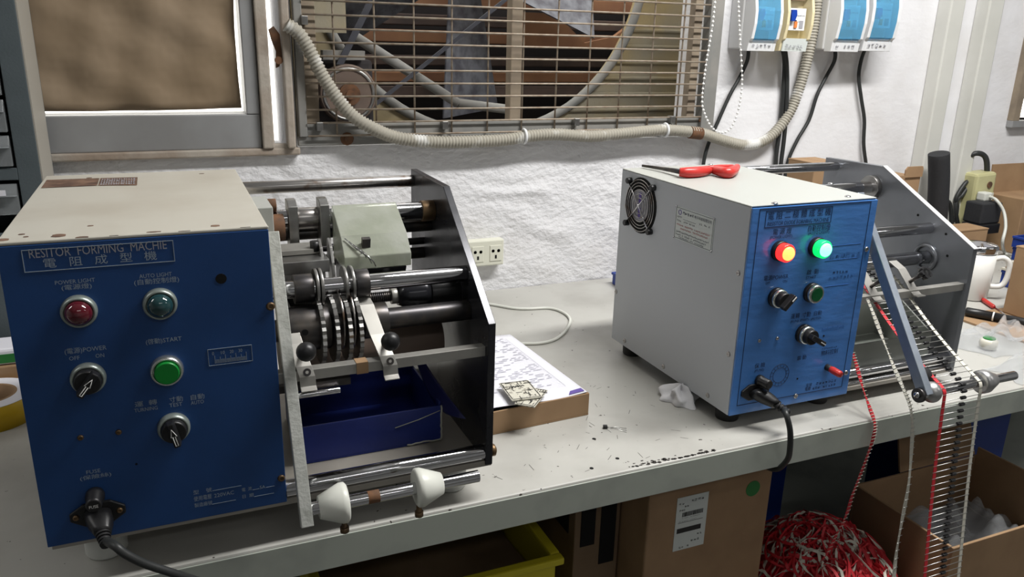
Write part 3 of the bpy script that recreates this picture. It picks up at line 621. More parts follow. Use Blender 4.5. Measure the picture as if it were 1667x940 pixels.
# swing arm and paper-tape bar with nylon cones
MB().bar((.0945, .8665, 1.088), (.0945, .732, .807), .0125, .012).build('swing_arm', 'arm_steel', old, .0008)
rod(.09, .287, .742, .8205, .0068, 'chrome', 'tape_bar'); rod(.160, .173, .742, .8205, .0070, 'rust', 'rust_band')
def cone(x, s_, z=.8205, y=.742):
    k = MB().lathe([(.0069, 0), (.012, 0), (.0215, .023), (.0215, .028), (.019, .030), (.0069, .030)], (x, y, z), (s_, 0, 0), 32).build('tape_cone', 'nylon', old)
    MB().lathe([(0, 0), (.003, 0), (.003, .012), (.0048, .012), (.0048, .018), (0, .018)], (x+s_*.026, y, z-.0175), (0, 0, -1), 14).build('set_screw', 'brass', k)
cone(.1085, 1); cone(.243, -1)
# dark chute flap
def fl(a, b_): return (.262+.034*b_+.006*math.sin(3*b_)*a, .90-.075*b_+.03*a, .905-.062*b_-.004*a)
o = MB().sheet(lambda a, b_: V((.270+.03*b_-.004*math.sin(3.14*b_), .95-.13*b_, .915-.062*b_-.035*a*math.sin(3.0*b_+.14))), 8, 10).build('chute_flap', 'flap_dark', old); so = o.modifiers.new('s', 'SOLIDIFY'); so.thickness = .0012

# blue cardboard tray standing in the machine
tr = thing('catch_tray', (.20, .92, LZ0+.003), 'worn dark blue cardboard tray inside the old machine', 'tray')
tx0, tx1, ty0, ty1, tz0, tz1 = .110, .284, .866, .995, LZ0+.0032, .852
MB().box(tx0, tx1, ty0, ty1, tz0, tz0+.002).build('bottom', 'tray_blue', tr)
MB().box(tx0, tx1, ty0, ty0+.003, tz0+.002, tz1).build('front_wall', 'tray_blue', tr, .0006)
MB().box(tx0, tx1, ty1-.003, ty1, tz0+.002, tz1+.02).build('back_wall', 'tray_blue', tr, .0006)
MB().box(tx0, tx0+.003, ty0+.003, ty1-.003, tz0+.002, tz1).build('side_wall', 'tray_blue', tr, .0006)
MB().box(tx1-.003, tx1, ty0+.003, ty1-.003, tz0+.002, tz1+.005).build('side_wall', 'tray_blue', tr, .0006)
m = MB()
pts = [V((tx1-.0005, ty0-.0004, tz0+.0005+i*(tz1-tz0)/12)) for i in range(13)]
m.tube([p+V((random.uniform(-.001, .0008), 0, 0)) for p in pts], .0013, 5)
m.tube([V((tx1-.045+i*.0055, ty0-.0004, tz0+.0015+random.uniform(-.0008, .0012))) for i in range(9)], .0012, 5)
m.tube([V((tx1-.06, ty0-.0003, .832)), V((tx1-.03, ty0-.0003, .838)), V((tx1-.002, ty0-.0003, .846))], .0006, 5)
m.build('frayed_edge', 'tray_fray', tr)

# ---- mains lead of the old machine
def lead(name, c_, y0, path, label, r=.0042, cat='power cord', K=.62):
    t = thing(name, (c_.x, y0, c_.z), label, cat)
    d = (V(path[0])-V((c_.x, y0, c_.z))).normalized()
    base = V((c_.x, y0, c_.z))
    m = MB(); a = V((1, 0, 0)); up = a.cross(d).normalized()
    secs = [(0, .0125, .0095), (.012, .0125, .0095), (.022, .0115, .009), (.034, .0085, .0075), (.040, .0075, .007)]
    n = 20; rings = []
    for L_, w_, h_ in secs:
        ring = []
        for i in range(n):
            q = 6.28319*i/n; cx, sx_ = math.cos(q), math.sin(q); k = 3
            ex = math.copysign(abs(cx)**(2/k), cx)*w_; ez = math.copysign(abs(sx_)**(2/k), sx_)*h_; ring.append(base+d*(L_*K)+a*ex+up*ez)
        rings.append(ring)
    vs = [p for r_ in rings for p in r_]; fs = [list(range(n))[::-1], [n*(len(secs)-1)+i for i in range(n)]]
    for j in range(len(secs)-1):
        for i in range(n): fs.append((j*n+i, j*n+(i+1) % n, (j+1)*n+(i+1) % n, (j+1)*n+i))
    m.add(vs, fs, True).build('plug', 'black', t)
    m = MB()
    for k in range(4): m.cyl(base+d*((.041+k*.006)*K), base+d*((.0448+k*.006)*K), .0068-.0005*k, n=16)
    m.cyl(base+d*(.036*K), base+d*(.066*K), .0047, n=14); m.build('strain_relief', 'rubber', t)
    m = MB(); m.tube(spl([base+d*(.055*K)]+[V(p) for p in path[1:]], 8), r, 10); m.build('cable', 'cable_black', t)
    return t
pi_ = V((ic.x, LY-.005, ic.z))
lead('mains_cable', pi_, LY-.005, [pi_+V((.010, -.050, -.017)), at(187, 889, 1, .738), at(205, 903, 1, .733), at(240, 920, 1, .735), at(295, 938, 1, .742), at(360, 962, 1, .765), at(420, 1010, 1, .775), at(440, 1100, 1, .78)], 'black power cord plugged into the old dark blue machine')
# ================================================================== newer forming machine
RY, RX0, RX1, RZ0, RZ1, RYB = .845, .7189, .947, .772, 1.085, 1.188
QX, QXO = 1.181, 1.191
new = thing('diode_forming_machine', (.95, 1.01, TZ), 'newer diode forming machine with bright blue panel and lit lamps', 'machine')
def FR(u, v): return at(u, v, 1, RY)
m = MB(); m.box(RX0, RX1, RY+.003, RYB, RZ1-.002, RZ1); m.build('cover_top', 'white_powder', new, .001)
m = MB(); m.box(RX0, RX0+.002, RY+.003, RYB, RZ0, RZ1-.002); m.box(RX1-.002, RX1, RY+.003, RYB, RZ0, RZ1-.002); m.box(RX0+.002, RX1-.002, RYB-.002, RYB, RZ0, RZ1-.002); m.box(RX0+.002, RX1-.002, RY+.003, RYB-.002, RZ0, RZ0+.002); m.build('cover_sides', 'grey_side', new, .0008)
MB().box(RX0+.001, RX1, RY, RY+.003, RZ0, RZ1-.003).build('front_panel', 'blue_new', new, .0005)
for x in (.745, .92, 1.16):
    for y in (.880, 1.155): MB().lathe([(0, 0), (.0165, 0), (.0175, .002), (.0185, RZ0-TZ), (0, RZ0-TZ)], (x, y, TZ), (0, 0, 1), 28).build('foot', 'rubber', new)
def RT(s, u0, v0, u1, v1, h, mt='print_navy'):
    a, b_, c2 = FR(u0, v0), FR(u1, v1), FR(u0, v0-h); text(s, (a.x, RY, a.z), b_.x-a.x, c2.z-a.z, FRONT, mt, new)
def RM(u0, v0, u1, v1, h, seed, gap=0, mt='print_navy'):
    a, b_, c2 = FR(u0, v0), FR(u1, v1), FR(u0, v0-h); marks((a.x, RY, a.z), b_.x-a.x, c2.z-a.z, FRONT, mt, new, 'small_print', seed, gap)
outline(FR, RY, [(1236, 342.5), (1420.4, 326), (1369, 629), (1200, 662.5)], .0008, 'print_navy', new)
outline(FR, RY, [(1247.5, 344.5), (1355.7, 335), (1352.7, 361.6), (1244.5, 371.7)], .0007, 'print_navy', new)
RT('電 阻 二 極 體 成 型 機', 1250, 358.5, 1352, 350, 13); RT('RESISTOR DIODE FORMING MACHINE', 1249, 368.5, 1349, 360, 6.5)
RT('電 源 燈', 1258, 383, 1288, 380, 10); RT('(POWER LIGHT)', 1253, 391, 1289, 387.5, 6)
RT('自動控制燈', 1315, 377.5, 1351, 373.5, 10); RT('(AUTO LIGHT)', 1315, 384, 1349, 380.5, 6)
RT('電源POWER', 1243, 458, 1283, 451.5, 8.5); RT('OFF', 1246, 463.5, 1253, 462.5, 4); RT('ON', 1274, 460.5, 1281, 459.5, 4)
RT('啟  動', 1313, 448, 1332, 445, 8.5); RT('START', 1312, 455, 1328, 452.5, 4.5)
RT('運轉  寸動  自動', 1287, 520, 1337, 512, 8.5); RT('(RUN)  (TEST)  (AUTO)', 1286, 527, 1336, 519.5, 4.5)
RT('震 動', 1297, 587.5, 1312, 585, 7); RT('物料控制', 1336, 579.5, 1363, 575, 8); RM(1337, 570, 1363, 566, 3, 3)
RT('保 險', 1228, 600.5, 1245, 597, 8); RT('(FUSE)', 1228, 607.5, 1243, 604.5, 5)
RT('型號', 1312, 630.5, 1321, 629, 5.5); RM(1328, 627.5, 1362, 622, 4.5, 4); RT('電壓', 1310, 637, 1319, 635.5, 5.5); RM(1322, 635, 1360, 629, 4, 5, .2)
RM(1355, 447, 1381, 443.5, 5, 6); RM(1349, 455.5, 1390, 451, 6, 7, .1, 'print_dim'); RM(1350, 423, 1402, 418, 9, 8, .1, 'print_dim')
for u0, v0, u1, v1 in ((1343, 402, 1402, 398), (1343, 425, 1396, 421), (1343, 467, 1382, 463)):
    a, b_ = FR(u0, v0), FR(u1, v1); MB().box(a.x, b_.x, RY-.0003, RY+.0003, a.z-.0001, a.z+.0002).build('printed_line', 'print_dim', new)
m = MB(); a, b_ = FR(1338, 540), FR(1373, 534)
for i in range(22): x = a.x+(b_.x-a.x)*i/21; m.box(x, x+.0004, RY-.0003, RY+.0003, a.z, a.z+(.006 if i % 5 == 0 else .0042))
m.build('scale_marks', 'print_dim', new)
c_ = FR(1269, 611); m = MB()
for R_ in (.0175, .0122): m.ring((c_.x, RY, c_.z), (0, 1, 0), R_, .00035, 40, 5)
for k in range(16): a = k*math.pi/8; d = V((math.cos(a), 0, math.sin(a))); m.tube([V((c_.x, RY, c_.z))+d*.0122, V((c_.x, RY, c_.z))+d*.0175], .0003, 4)
m.build('printed_dial', 'print_navy', new)
def lamp(c_, mt, core, name, label):
    MB().lathe([(0, 0), (.0145, 0), (.0145, .006), (.0135, .0075), (0, .0075)], (c_.x, RY, c_.z), (0, -1, 0), 32).build('lamp_base', 'black', new)
    o_ = MB().lathe([(.0125, .007), (.0130, .010), (.0130, .0175), (.0118, .0195), (.0112, .0195), (.0112, .0185), (0, .0185)], (c_.x, RY, c_.z), (0, -1, 0), 36).build(name, mt, new, label=label)
    MB().lathe([(.0098, .0183), (.0098, .0205), (.0085, .0225), (.005, .0236), (0, .024)], (c_.x, RY, c_.z), (0, -1, 0), 32).build('lens_cap', core, o_)
lamp(FR(1268, 408), 'lit_red', 'lit_red_core', 'indicator_lamp', 'glowing red power lamp')
lamp(FR(1328, 402), 'lit_green', 'lit_green_core', 'indicator_lamp', 'glowing green auto lamp')
def pbase(c_): MB().lathe([(0, 0), (.0148, 0), (.0148, .005), (.0138, .006), (0, .006)], (c_.x, RY, c_.z), (0, -1, 0), 32).build('switch_base', 'black', new)
c_ = FR(1320, 476); pbase(c_); MB().lathe([(.0125, .006), (.0138, .007), (.0138, .0115), (.0125, .013), (.0108, .013), (.0108, .010), (0, .010)], (c_.x, RY, c_.z), (0, -1, 0), 32).build('bezel', 'bezel_bright', new)
MB().lathe([(.0105, .009), (.0105, .0125), (.0098, .0135), (0, .0135)], (c_.x, RY, c_.z), (0, -1, 0), 32).build('push_button', 'button_green_dark', new, label='dark green start button')
def selector_new(c_, ang, long_):
    pbase(c_); MB().lathe([(.0125, .006), (.0138, .007), (.0138, .0105), (.0122, .012), (0, .012)], (c_.x, RY, c_.z), (0, -1, 0), 32).build('bezel', 'bezel_bright', new)
    k = MB().lathe([(.0115, .011), (.0115, .020), (.0105, .0215), (0, .0215)], (c_.x, RY, c_.z), (0, -1, 0), 32).build('selector_knob', 'black', new)
    d = V((math.sin(ang), 0, math.cos(ang))); e = V((math.cos(ang), 0, -math.sin(ang))); rot = Matrix(((e.x, 0, d.x), (0, 1, 0), (e.z, 0, d.z)))
    o_ = V((c_.x, RY-.026, c_.z)); L_ = .030 if long_ else .026; sh_ = .004 if long_ else 0
    MB().obox(o_+d*sh_, (.0078, .010, L_), rot).build('grip', 'black', k, .0015)
    MB().obox(o_+d*(sh_+L_*.30)+V((0, -.0052, 0)), (.0014, .001, L_*.34), rot).build('pointer_mark', 'print_white', k)
selector_new(FR(1263, 484), math.radians(45), False); selector_new(FR(1307, 543), math.radians(120), True)
c_ = FR(1346, 598); tb = MB().lathe([(0, 0), (.0052, 0), (.0052, .006), (.004, .010), (0, .010)], (c_.x, RY, c_.z), (0, -1, 0), 20).build('toggle_base', 'rubber', new)
MB().lathe([(0, 0), (.0048, 0), (.0055, .004), (.0055, .017), (.0042, .020), (0, .0205)], (c_.x, RY-.008, c_.z), (.12, -1, -.12), 20).build('toggle_cap', 'red_grip', tb)
for u, v, r in ((1236, 555, .0028), (1265, 551, .0028), (1295, 645, .0042), (1377, 607, .0042), (1410.5, 406, .0042)): screw(FR(u, v), (0, -1, 0), new, r, 'chrome_worn')
for u, v in ((1341, 547), (1298, 617)): q = FR(u, v); MB().cyl(q+V((0, -.0003, 0)), q, .0016, n=8).build('panel_hole', 'hole_black', new)
c_ = FR(1235, 619); MB().lathe([(0, 0), (.0085, 0), (.0085, .005), (.0072, .007), (.0072, .019), (.006, .021), (0, .021)], (c_.x, RY, c_.z), (.15, -1, 0), 24).build('fuse_holder', 'black', new)
jc = FR(1228, 637); m = MB(); m.prism([(jc.x+a, jc.z+b_) for a, b_ in ((-.025, -.004), (-.025, .004), (-.012, .0125), (.012, .0125), (.025, .004), (.025, -.004), (.012, -.0125), (-.012, -.0125))], 1, RY-.004, RY)
m.build('mains_inlet', 'black', new, .001)
for u, v in ((1261, 332), (1380, 321), (1155, 268.5), (1052, 271.5), (1352, 300)):
    q = at(u, v, 2, RZ1); q.y = min(q.y, RYB-.006); MB().lathe([(0, 0), (.0048, 0), (.004, .0018), (.002, .0026), (0, .0026)], q, (0, 0, 1), 16).build('screw', 'chrome', new)
def SR(u, v): return at(u, v, 0, RX0)
for u, v in ((1202, 445), (1186, 577), (1152, 644), (1080, 597), (1017, 555), (1003, 475)): screw(SR(u, v), (-1, 0, 0), new, .0042, 'chrome_worn')
# side fan guard
fc = SR(1043.5, 335); fg = MB().cyl((RX0-.0006, fc.y, fc.z), (RX0+.0004, fc.y, fc.z), .047, n=40).build('fan_opening', 'hole_black', new)
m = MB()
for R_ in (.0435, .038, .033, .027, .020, .013): m.ring((RX0-.0035, fc.y, fc.z), (1, 0, 0), R_, .0006, 40, 6)
gd2 = m.build('fan_guard', 'chrome_worn', new)
for s1, s2 in ((1, 1), (1, -1)):
    k = .0365; MB().tube([(RX0-.0055, fc.y-k*s1, fc.z-k*s2), (RX0-.0055, fc.y+k*s1, fc.z+k*s2)], .0011, 6).build('guard_stay', 'chrome', gd2)
    for s3 in (1, -1): MB().lathe([(0, 0), (.0052, 0), (.0052, .008), (.004, .009), (0, .009)], (RX0, fc.y+s3*k*s1, fc.z+s3*k*s2), (-1, 0, 0), 14).build('guard_screw', 'black', gd2)
MB().lathe([(0, 0), (.027, .0), (.027, .001), (0, .001)], (RX0-.0012, fc.y, fc.z), (-1, 0, 0), 28).build('fan_hub', 'print_grey', new)
for z in (-.018, .018): MB().box(RX0-.0027, RX0-.0022, fc.y-.003, fc.y+.004, fc.z+z*.7-.009, fc.z+z*.7+.009).build('fan_label', 'purple', new)
# name plate
q = [SR(u, v) for u, v in ((1102, 333), (1165, 358), (1158, 411), (1097, 387))]
ya, yb, za, zb = (q[0].y+q[3].y)/2, (q[1].y+q[2].y)/2, (q[2].z+q[3].z)/2, (q[0].z+q[1].z)/2
npl = MB().box(RX0-.0008, RX0, yb, ya, za, zb).build('name_plate', 'label_paper', new)
m = MB(); e_ = .0016; X = RX0-.0009
for y0_, y1_, z0_, z1_ in ((yb+e_, ya-e_, za+e_, za+e_+.0005), (yb+e_, ya-e_, zb-e_-.0005, zb-e_), (yb+e_, yb+e_+.0005, za+e_, zb-e_), (ya-e_-.0005, ya-e_, za+e_, zb-e_)): m.box(X-.0002, X+.0002, y0_, y1_, z0_, z1_)
m.build('printed_frame', 'print_navy', npl)
Wd, Hd = ya-yb, zb-za
def NT(s, fx, fz, fw, fh, mt='print_navy'): text(s, (X, ya-fx*Wd, za+fz*Hd), fw*Wd, fh*Hd, SIDE, mt, npl)
def NM(fx, fz, fw, fh, seed, mt='print_navy', gap=0.): marks((X, ya-fx*Wd, za+fz*Hd), fw*Wd, fh*Hd, SIDE, mt, npl, 'small_print', seed, gap)
NM(.20, .80, .30, .10, 1); NT('电子科技有限公司', .51, .80, .43, .10); NM(.06, .665, .12, .06, 2); NM(.64, .665, .28, .06, 3, gap=.15); NM(.06, .555, .12, .06, 4); NM(.24, .555, .34, .06, 5, gap=.5)
NM(.06, .43, .87, .06, 6, 'print_red', .12); NM(.17, .335, .72, .06, 7, 'print_red', .12); NM(.06, .215, .86, .055, 8); NM(.06, .13, .80, .055, 9, gap=.12); NM(.14, .055, .66, .05, 10, gap=.15)
MB().box(X-.0002, X+.0002, ya-.55*Wd, ya-.22*Wd, za+.655*Hd, za+.660*Hd).build('printed_line', 'print_navy', npl)
MB().ring((X, ya-.12*Wd, za+.84*Hd), (1, 0, 0), .0035, .0006, 20, 5).build('printed_logo', 'purple', npl)
for y_ in (ya-.001, yb+.001):
    for z_ in (za+.001, zb-.001): MB().ball((RX0-.001, y_, z_), .0018, 8).build('rivet', 'chrome', npl)
# right plate, rods, base
MB().prism([(.850, .772), (.851, .987), (1.056, 1.091), (1.194, 1.088), (1.194, .772)], 0, QX, QXO).build('side_plate', 'grey_plate', new, .0008)
m = MB(); m.add([(x, y, z) for y, z in ((.8508, .9872), (1.0558, 1.0913)) for x in (QX, QXO)], [(0, 1, 3, 2)])
m = MB(); a = V((QX+.005, .8500, .9873)); b_ = V((QX+.005, 1.0555, 1.0918)); m.bar(a, b_, .0104, .0008); m.build('bright_edge', 'plate_edge', new)
def rr_(y, z, r, mt='chrome', fl=0):
    rod(RX1, QX, y, z, r, mt, 'rod', new)
    if fl: rod(QX-.010, QX, y, z, fl, 'steel', 'flange', new)
rr_(1.164, 1.075, .0085); rr_(1.071, 1.0505, .0105, 'chrome', .0215); rr_(.938, 1.003, .0095); rr_(.9345, .9525, .0115, 'chrome'); 
MB().ring((QX-.002, .9345, .9525), (1, 0, 0), .021, .003, 32, 8).build('bearing_ring', 'grey_plate', new)
rr_(.862, .797, .0085); rr_(.862, .779, .0045)
MB().box(RX1, QX, .855, .868, .916, .928).build('square_bar', 'sheet_metal', new, .0006)
for y, z in ((.905, 1.0), (.895, .965), (.965, 1.02)): MB().cyl((QX-.0006, y, z), (QX+.0002, y, z), .0022, n=10).build('screw_hole', 'hole_black', new)
for y, z in ((.918, .945), (.951, .94)): MB().ball((QX-.001, y, z), .003, 10).build('screw', 'chrome', new)
MB().box(RX1, QX, .852, 1.19, .772, .778).build('base_plate', 'base_beige', new)
# grey-green chute bin inside
m = MB(); m.prism([(.868, .80), (.868, .842), (.985, .905), (.985, .80)], 0, .955, .958); m.prism([(.868, .80), (.868, .842), (.985, .905), (.985, .80)], 0, 1.142, 1.145)
m.box(.958, 1.142, .868, .871, .80, .842); m.box(.958, 1.142, .98, .985, .80, .905); m.box(.958, 1.142, .871, .98, .80, .803)
tag(m.build('catch_bin', 'grey_green', None, .0006), 'grey-green sheet metal catch bin inside the newer machine', 'bin')
# tape fingers with star knobs
def finger_new(px):
    m = MB(); m.ribbon([(px, .905, .963), (px, .885, .955), (px+.001, .868, .938), (px+.002, .857, .926), (px+.003, .850, .921), (px+.003, .842, .921)], (1, 0, 0), .017, .0009)
    f_ = m.build('finger_bracket', 'sheet_metal', new, .0004)
    MB().cyl((px+.002, .868, .938), (px+.002, .849, .955), .003).build('knob_stem', 'dark_steel', f_)
    m = MB(); n_ = V((0, -.75, .66)); c0 = V((px+.002, .847, .956)); a, b_, d = frame(n_)
    for k in range(5): t = k*1.2566; m.cyl(c0+a*(.0065*math.cos(t))+b_*(.0065*math.sin(t)), c0+a*(.0065*math.cos(t))+b_*(.0065*math.sin(t))+d*.009, .0042, n=10)
    m.cyl(c0, c0+d*.009, .007, n=14); m.build('star_knob', 'black', f_)
finger_new(.985); finger_new(1.068)
# swing arm with the tape bar
MB().bar((.957, .894, 1.080), (.957, .7165, .823), .0125, .0165).build('swing_arm', 'arm_blue', new, .0008)
TBY, TBZ = .7225, .8235
rod(.950, 1.150, TBY, TBZ, .0068, 'chrome', 'tape_bar', new)
MB().ball((.974, TBY, TBZ), .0155, 24, (.85, 1, 1)).build('tape_roller', 'tin', new)
MB().cyl((.950, TBY-.002, TBZ), (.945, TBY-.002, TBZ), .0105, n=20).build('end_nut', 'dark_steel', new)
MB().ball((.944, TBY-.002, TBZ+.001), .005, 12).build('screw', 'chrome', new)
MB().cyl((.972, .748, .838), (.99, .748, .838), .011, n=18).build('stop_collar', 'rubber', new)
MB().lathe([(.0069, 0), (.010, 0), (.0175, .020), (.0175, .028), (.0145, .031), (.0069, .031)], (1.104, TBY, TBZ), (-1, 0, 0), 32).build('tape_cone', 'tin', new)
# power cord
pj = V((jc.x, RY-.005, jc.z))
lead('mains_cable', pj, RY-.005, [pj+V((.032, -.040, -.022)), at(1279, 672, 1, .778), at(1286, 700, 1, .768), at(1286, 730, 1, .770), at(1281, 750, 1, .781), V((.778, .800, .6965)), V((.768, .828, .698)), V((.764, .848, .708))], 'black power cord plugged into the newer bright blue machine', K=.82)

# ================================================================== diode tape
tp = thing('diode_tape', (1.02, .72, .50), 'bandolier of black diodes between red and white tapes hanging over the bar', 'component tape')
XR, XW = .9905, 1.0650
ctr = [(.940, .945), (.915, .945), (.893, .938), (.876, .928), (.8595, .916), (.8116, .882), (.765, .854), (.735, .838), (TBY, TBZ+.0085), (.7145, .826), (.7125, .815), (.711, .79), (.705, .71), (.698, .64), (.689, .56), (.680, .48), (.672, .40)]
pts = spl([V((0, y, z)) for y, z in ctr], 8)
d_ = [0]
for a, b_ in zip(pts, pts[1:]): d_.append(d_[-1]+(b_-a).length)
def along(s_):
    for i in range(len(pts)-1):
        if d_[i+1] >= s_: return pts[i].lerp(pts[i+1], (s_-d_[i])/(d_[i+1]-d_[i]))
    return pts[-1]
n = int(d_[-1]/.0025); path = [along(d_[-1]*i/n) for i in range(n+1)]
MB().ribbon([p+V((XR, 0, 0)) for p in path], (1, 0, 0), .0062).build('red_tape', 'red_tape', tp, label='red edge tape')
MB().ribbon([p+V((XW, 0, 0)) for p in path], (1, 0, 0), .0062).build('white_tape', 'white_tape', tp, label='white edge tape')
PITCH = .0101; p0 = along(.004); dd = None
for k in range(int(d_[-1]/PITCH)):
    p = along(.004+k*PITCH)
    if dd is None:
        m = MB(); m.cyl(p+V((XR-.004, 0, .0012)), p+V((XW+.005, 0, .0012)), .00048, n=6); ld = m.build('lead_wire', 'lead', tp)
        cx = (XR+XW)/2+.002; m = MB(); m.lathe([(0, 0), (.0024, 0), (.0027, .0008), (.0027, .0082), (.0024, .009), (0, .009)], p+V((cx-.0045, 0, .0012)), (1, 0, 0), 12); dd = m.build('diode', 'diode', tp)
    else:
        clone(ld, p-p0); clone(dd, p-p0+V((random.uniform(-.0012, .0012), 0, 0)))
# spent edge tapes
def strand(pts_, mt, label, wd=.0055, twist=0, notch=True):
    q = spl(pts_, 10); m = MB()
    m.ribbon(q, (lambda i: (math.cos(twist*math.sin(i*.21)), .25*math.sin(i*.35), math.sin(twist*math.sin(i*.21)))) if twist else (1, 0, 0), wd, .0003)
    t = tag(m.build('tape_strand', mt, None), label, 'tape strand'); m = MB(); s_ = 0
    for i in range(0, len(q)-1, 2):
        p = q[i]; m.tube([p+V((-wd*.62, -.0008, 0)), p+V((wd*.75, -.0008, .0006))], .0005, 5)
    m.build('cut_leads', 'lead' if mt == 'white_tape' else 'white_tape', t); return t
strand([at(1412, 487, 0, .962), at(1425, 520, 0, .961), at(1440, 560, 0, .960), at(1456, 600, 0, .960), at(1470, 632, 0, .958), at(1481, 660, 0, .957), at(1485, 690, 0, .957), at(1484, 730, 0, .957), at(1479, 790, 0, .956), at(1468, 850, 0, .955), at(1458, 910, 0, .954), at(1452, 990, 0, .954)], 'white_tape', 'thin white spent tape strand hanging in front of the bench', .0062, .5)
strand([at(1388, 575, 0, .952), at(1395, 598, 0, .953), at(1404, 630, 0, .952), at(1416, 665, 0, .951), at(1424, 690, 0, .950), at(1421, 715, 0, .949), at(1411, 745, 0, .948), at(1400, 775, 0, .946), at(1388, 805, 0, .945), at(1378, 838, 0, .945), at(1362, 870, 0, .94), at(1345, 905, 0, .935)], 'red_tape', 'thin red spent tape strand hanging beside the newer machine', .0060, .6)

# ================================================================== red-handled pliers on the newer machine
def TP(u, v, h=.006): return at(u, v, 2, RZ1+h)
pl = thing('pliers', TP(1120, 280, 0), 'red-handled long-nose pliers lying on top of the newer machine', 'pliers')
m = MB(); m.tube([TP(1046, 270, .004), TP(1078, 274.5, .006), TP(1110, 280, .009)], .0022, 8, rf=lambda i: (.0022, .003, .0045)[i]); m.build('jaws', 'dark_steel', pl)
m = MB(); m.tube([TP(1062, 272.5, .003), TP(1100, 278.5, .003), TP(1112, 282, .003)], .0012, 8); m.build('lower_jaw', 'steel', pl)
m = MB(); q = spl([TP(1106, 280.5, .009), TP(1120, 281, .009), TP(1140, 279.5, .009), TP(1158, 276, .009)], 6); m.tube(q, .0085, 12, rf=lambda i: .0068+.0022*math.sin(math.pi*min(1, (i+1)/len(q)))); m.build('grip', 'red_grip', pl)
m = MB(); q2 = spl([TP(1158, 276, .009), TP(1172, 279, .009), TP(1184, 281.5, .009), TP(1194, 278, .009), TP(1200, 272, .009)], 6); m.tube(q2, .008, 12, rf=lambda i: .005+.0042*math.sin(math.pi*min(1, (i+2)/(len(q2)+2)))); m.build('grip', 'red_grip', pl)
m = MB(); m.tube([TP(1150, 275, .012), TP(1170, 272.5, .012), TP(1192, 272, .010)], .0045, 10); m.build('grip', 'red_grip', pl)
# ================================================================== things on the wall
YH = 1.58
def W_(u, v, y=YH): return at(u, v, 1, y)
hp = [(466, 40), (484, 52), (500, 75), (530, 132), (568, 183), (605, 208), (645, 224), (700, 231), (760, 231), (820, 228), (860, 222), (905, 219), (960, 222), (1010, 218), (1060, 213), (1090, 212), (1140, 217), (1175, 228), (1210, 236), (1240, 231), (1265, 212), (1288, 178), (1307, 125), (1320, 70), (1328, 20), (1334, -40)]
hpts = spl([W_(u, v, 1.5595 if u < 635 else 1.5705 if u < 1150 else 1.582) for u, v in hp], 26)
L_ = [0]
for a, b_ in zip(hpts, hpts[1:]): L_.append(L_[-1]+(b_-a).length)
nr = int(L_[-1]/.0017); out = []; j = 0
for i in range(nr):
    s_ = L_[-1]*i/nr
    while L_[j+1] < s_: j += 1
    out.append(hpts[j].lerp(hpts[j+1], (s_-L_[j])/max(1e-9, L_[j+1]-L_[j])))
hs = thing('corrugated_hose', hpts[0], 'long grey corrugated conduit hose sagging along the mesh window sill', 'conduit')
MB().tube(out, .0125, 12, rf=lambda i: (.0132, .0132, .0112, .0112)[i % 4]).build('hose', 'hose', hs, fix=False)
for u, v in ((853, 222), (1083, 212)):
    q = W_(u, v, 1.5705); k = MB(); k.ring(q, (1, 0, 0), .0145, .003, 20, 6); k.box(q.x-.004, q.x+.004, q.y+.010, 1.5995, q.z-.0185, q.z-.0135); k.build('clip', 'breaker_white', hs)
q = W_(1132, 216, 1.5705); MB().cyl(q-V((.016, 0, -.001)), q+V((.016, 0, -.003)), .0142, n=16).build('red_tape_wrap', 'rust', hs)
# bead chain loop
cp = spl([W_(u, v, 1.505) for u, v in ((1200, -60), (1202, 0), (1204, 50), (1208, 130), (1203, 175), (1192, 205), (1178, 216), (1160, 209), (1147, 185), (1143, 160), (1150, 100), (1160, 40), (1168, -40))], 30)
ch = thing('bead_chain', cp[0], 'white plastic bead chain loop hanging beside the breaker boxes', 'chain')
MB().tube(cp[::3], .0006, 5).build('cord', 'bead', ch)
bd = None; acc = 0; k = 0
for a, b_ in zip(cp, cp[1:]):
    acc += (b_-a).length
    if acc >= .0085:
        acc = 0
        if bd is None: bd = MB().ball(b_, .0029, 8).build('bead', 'bead', ch); b0 = b_
        else: clone(bd, b_-b0)
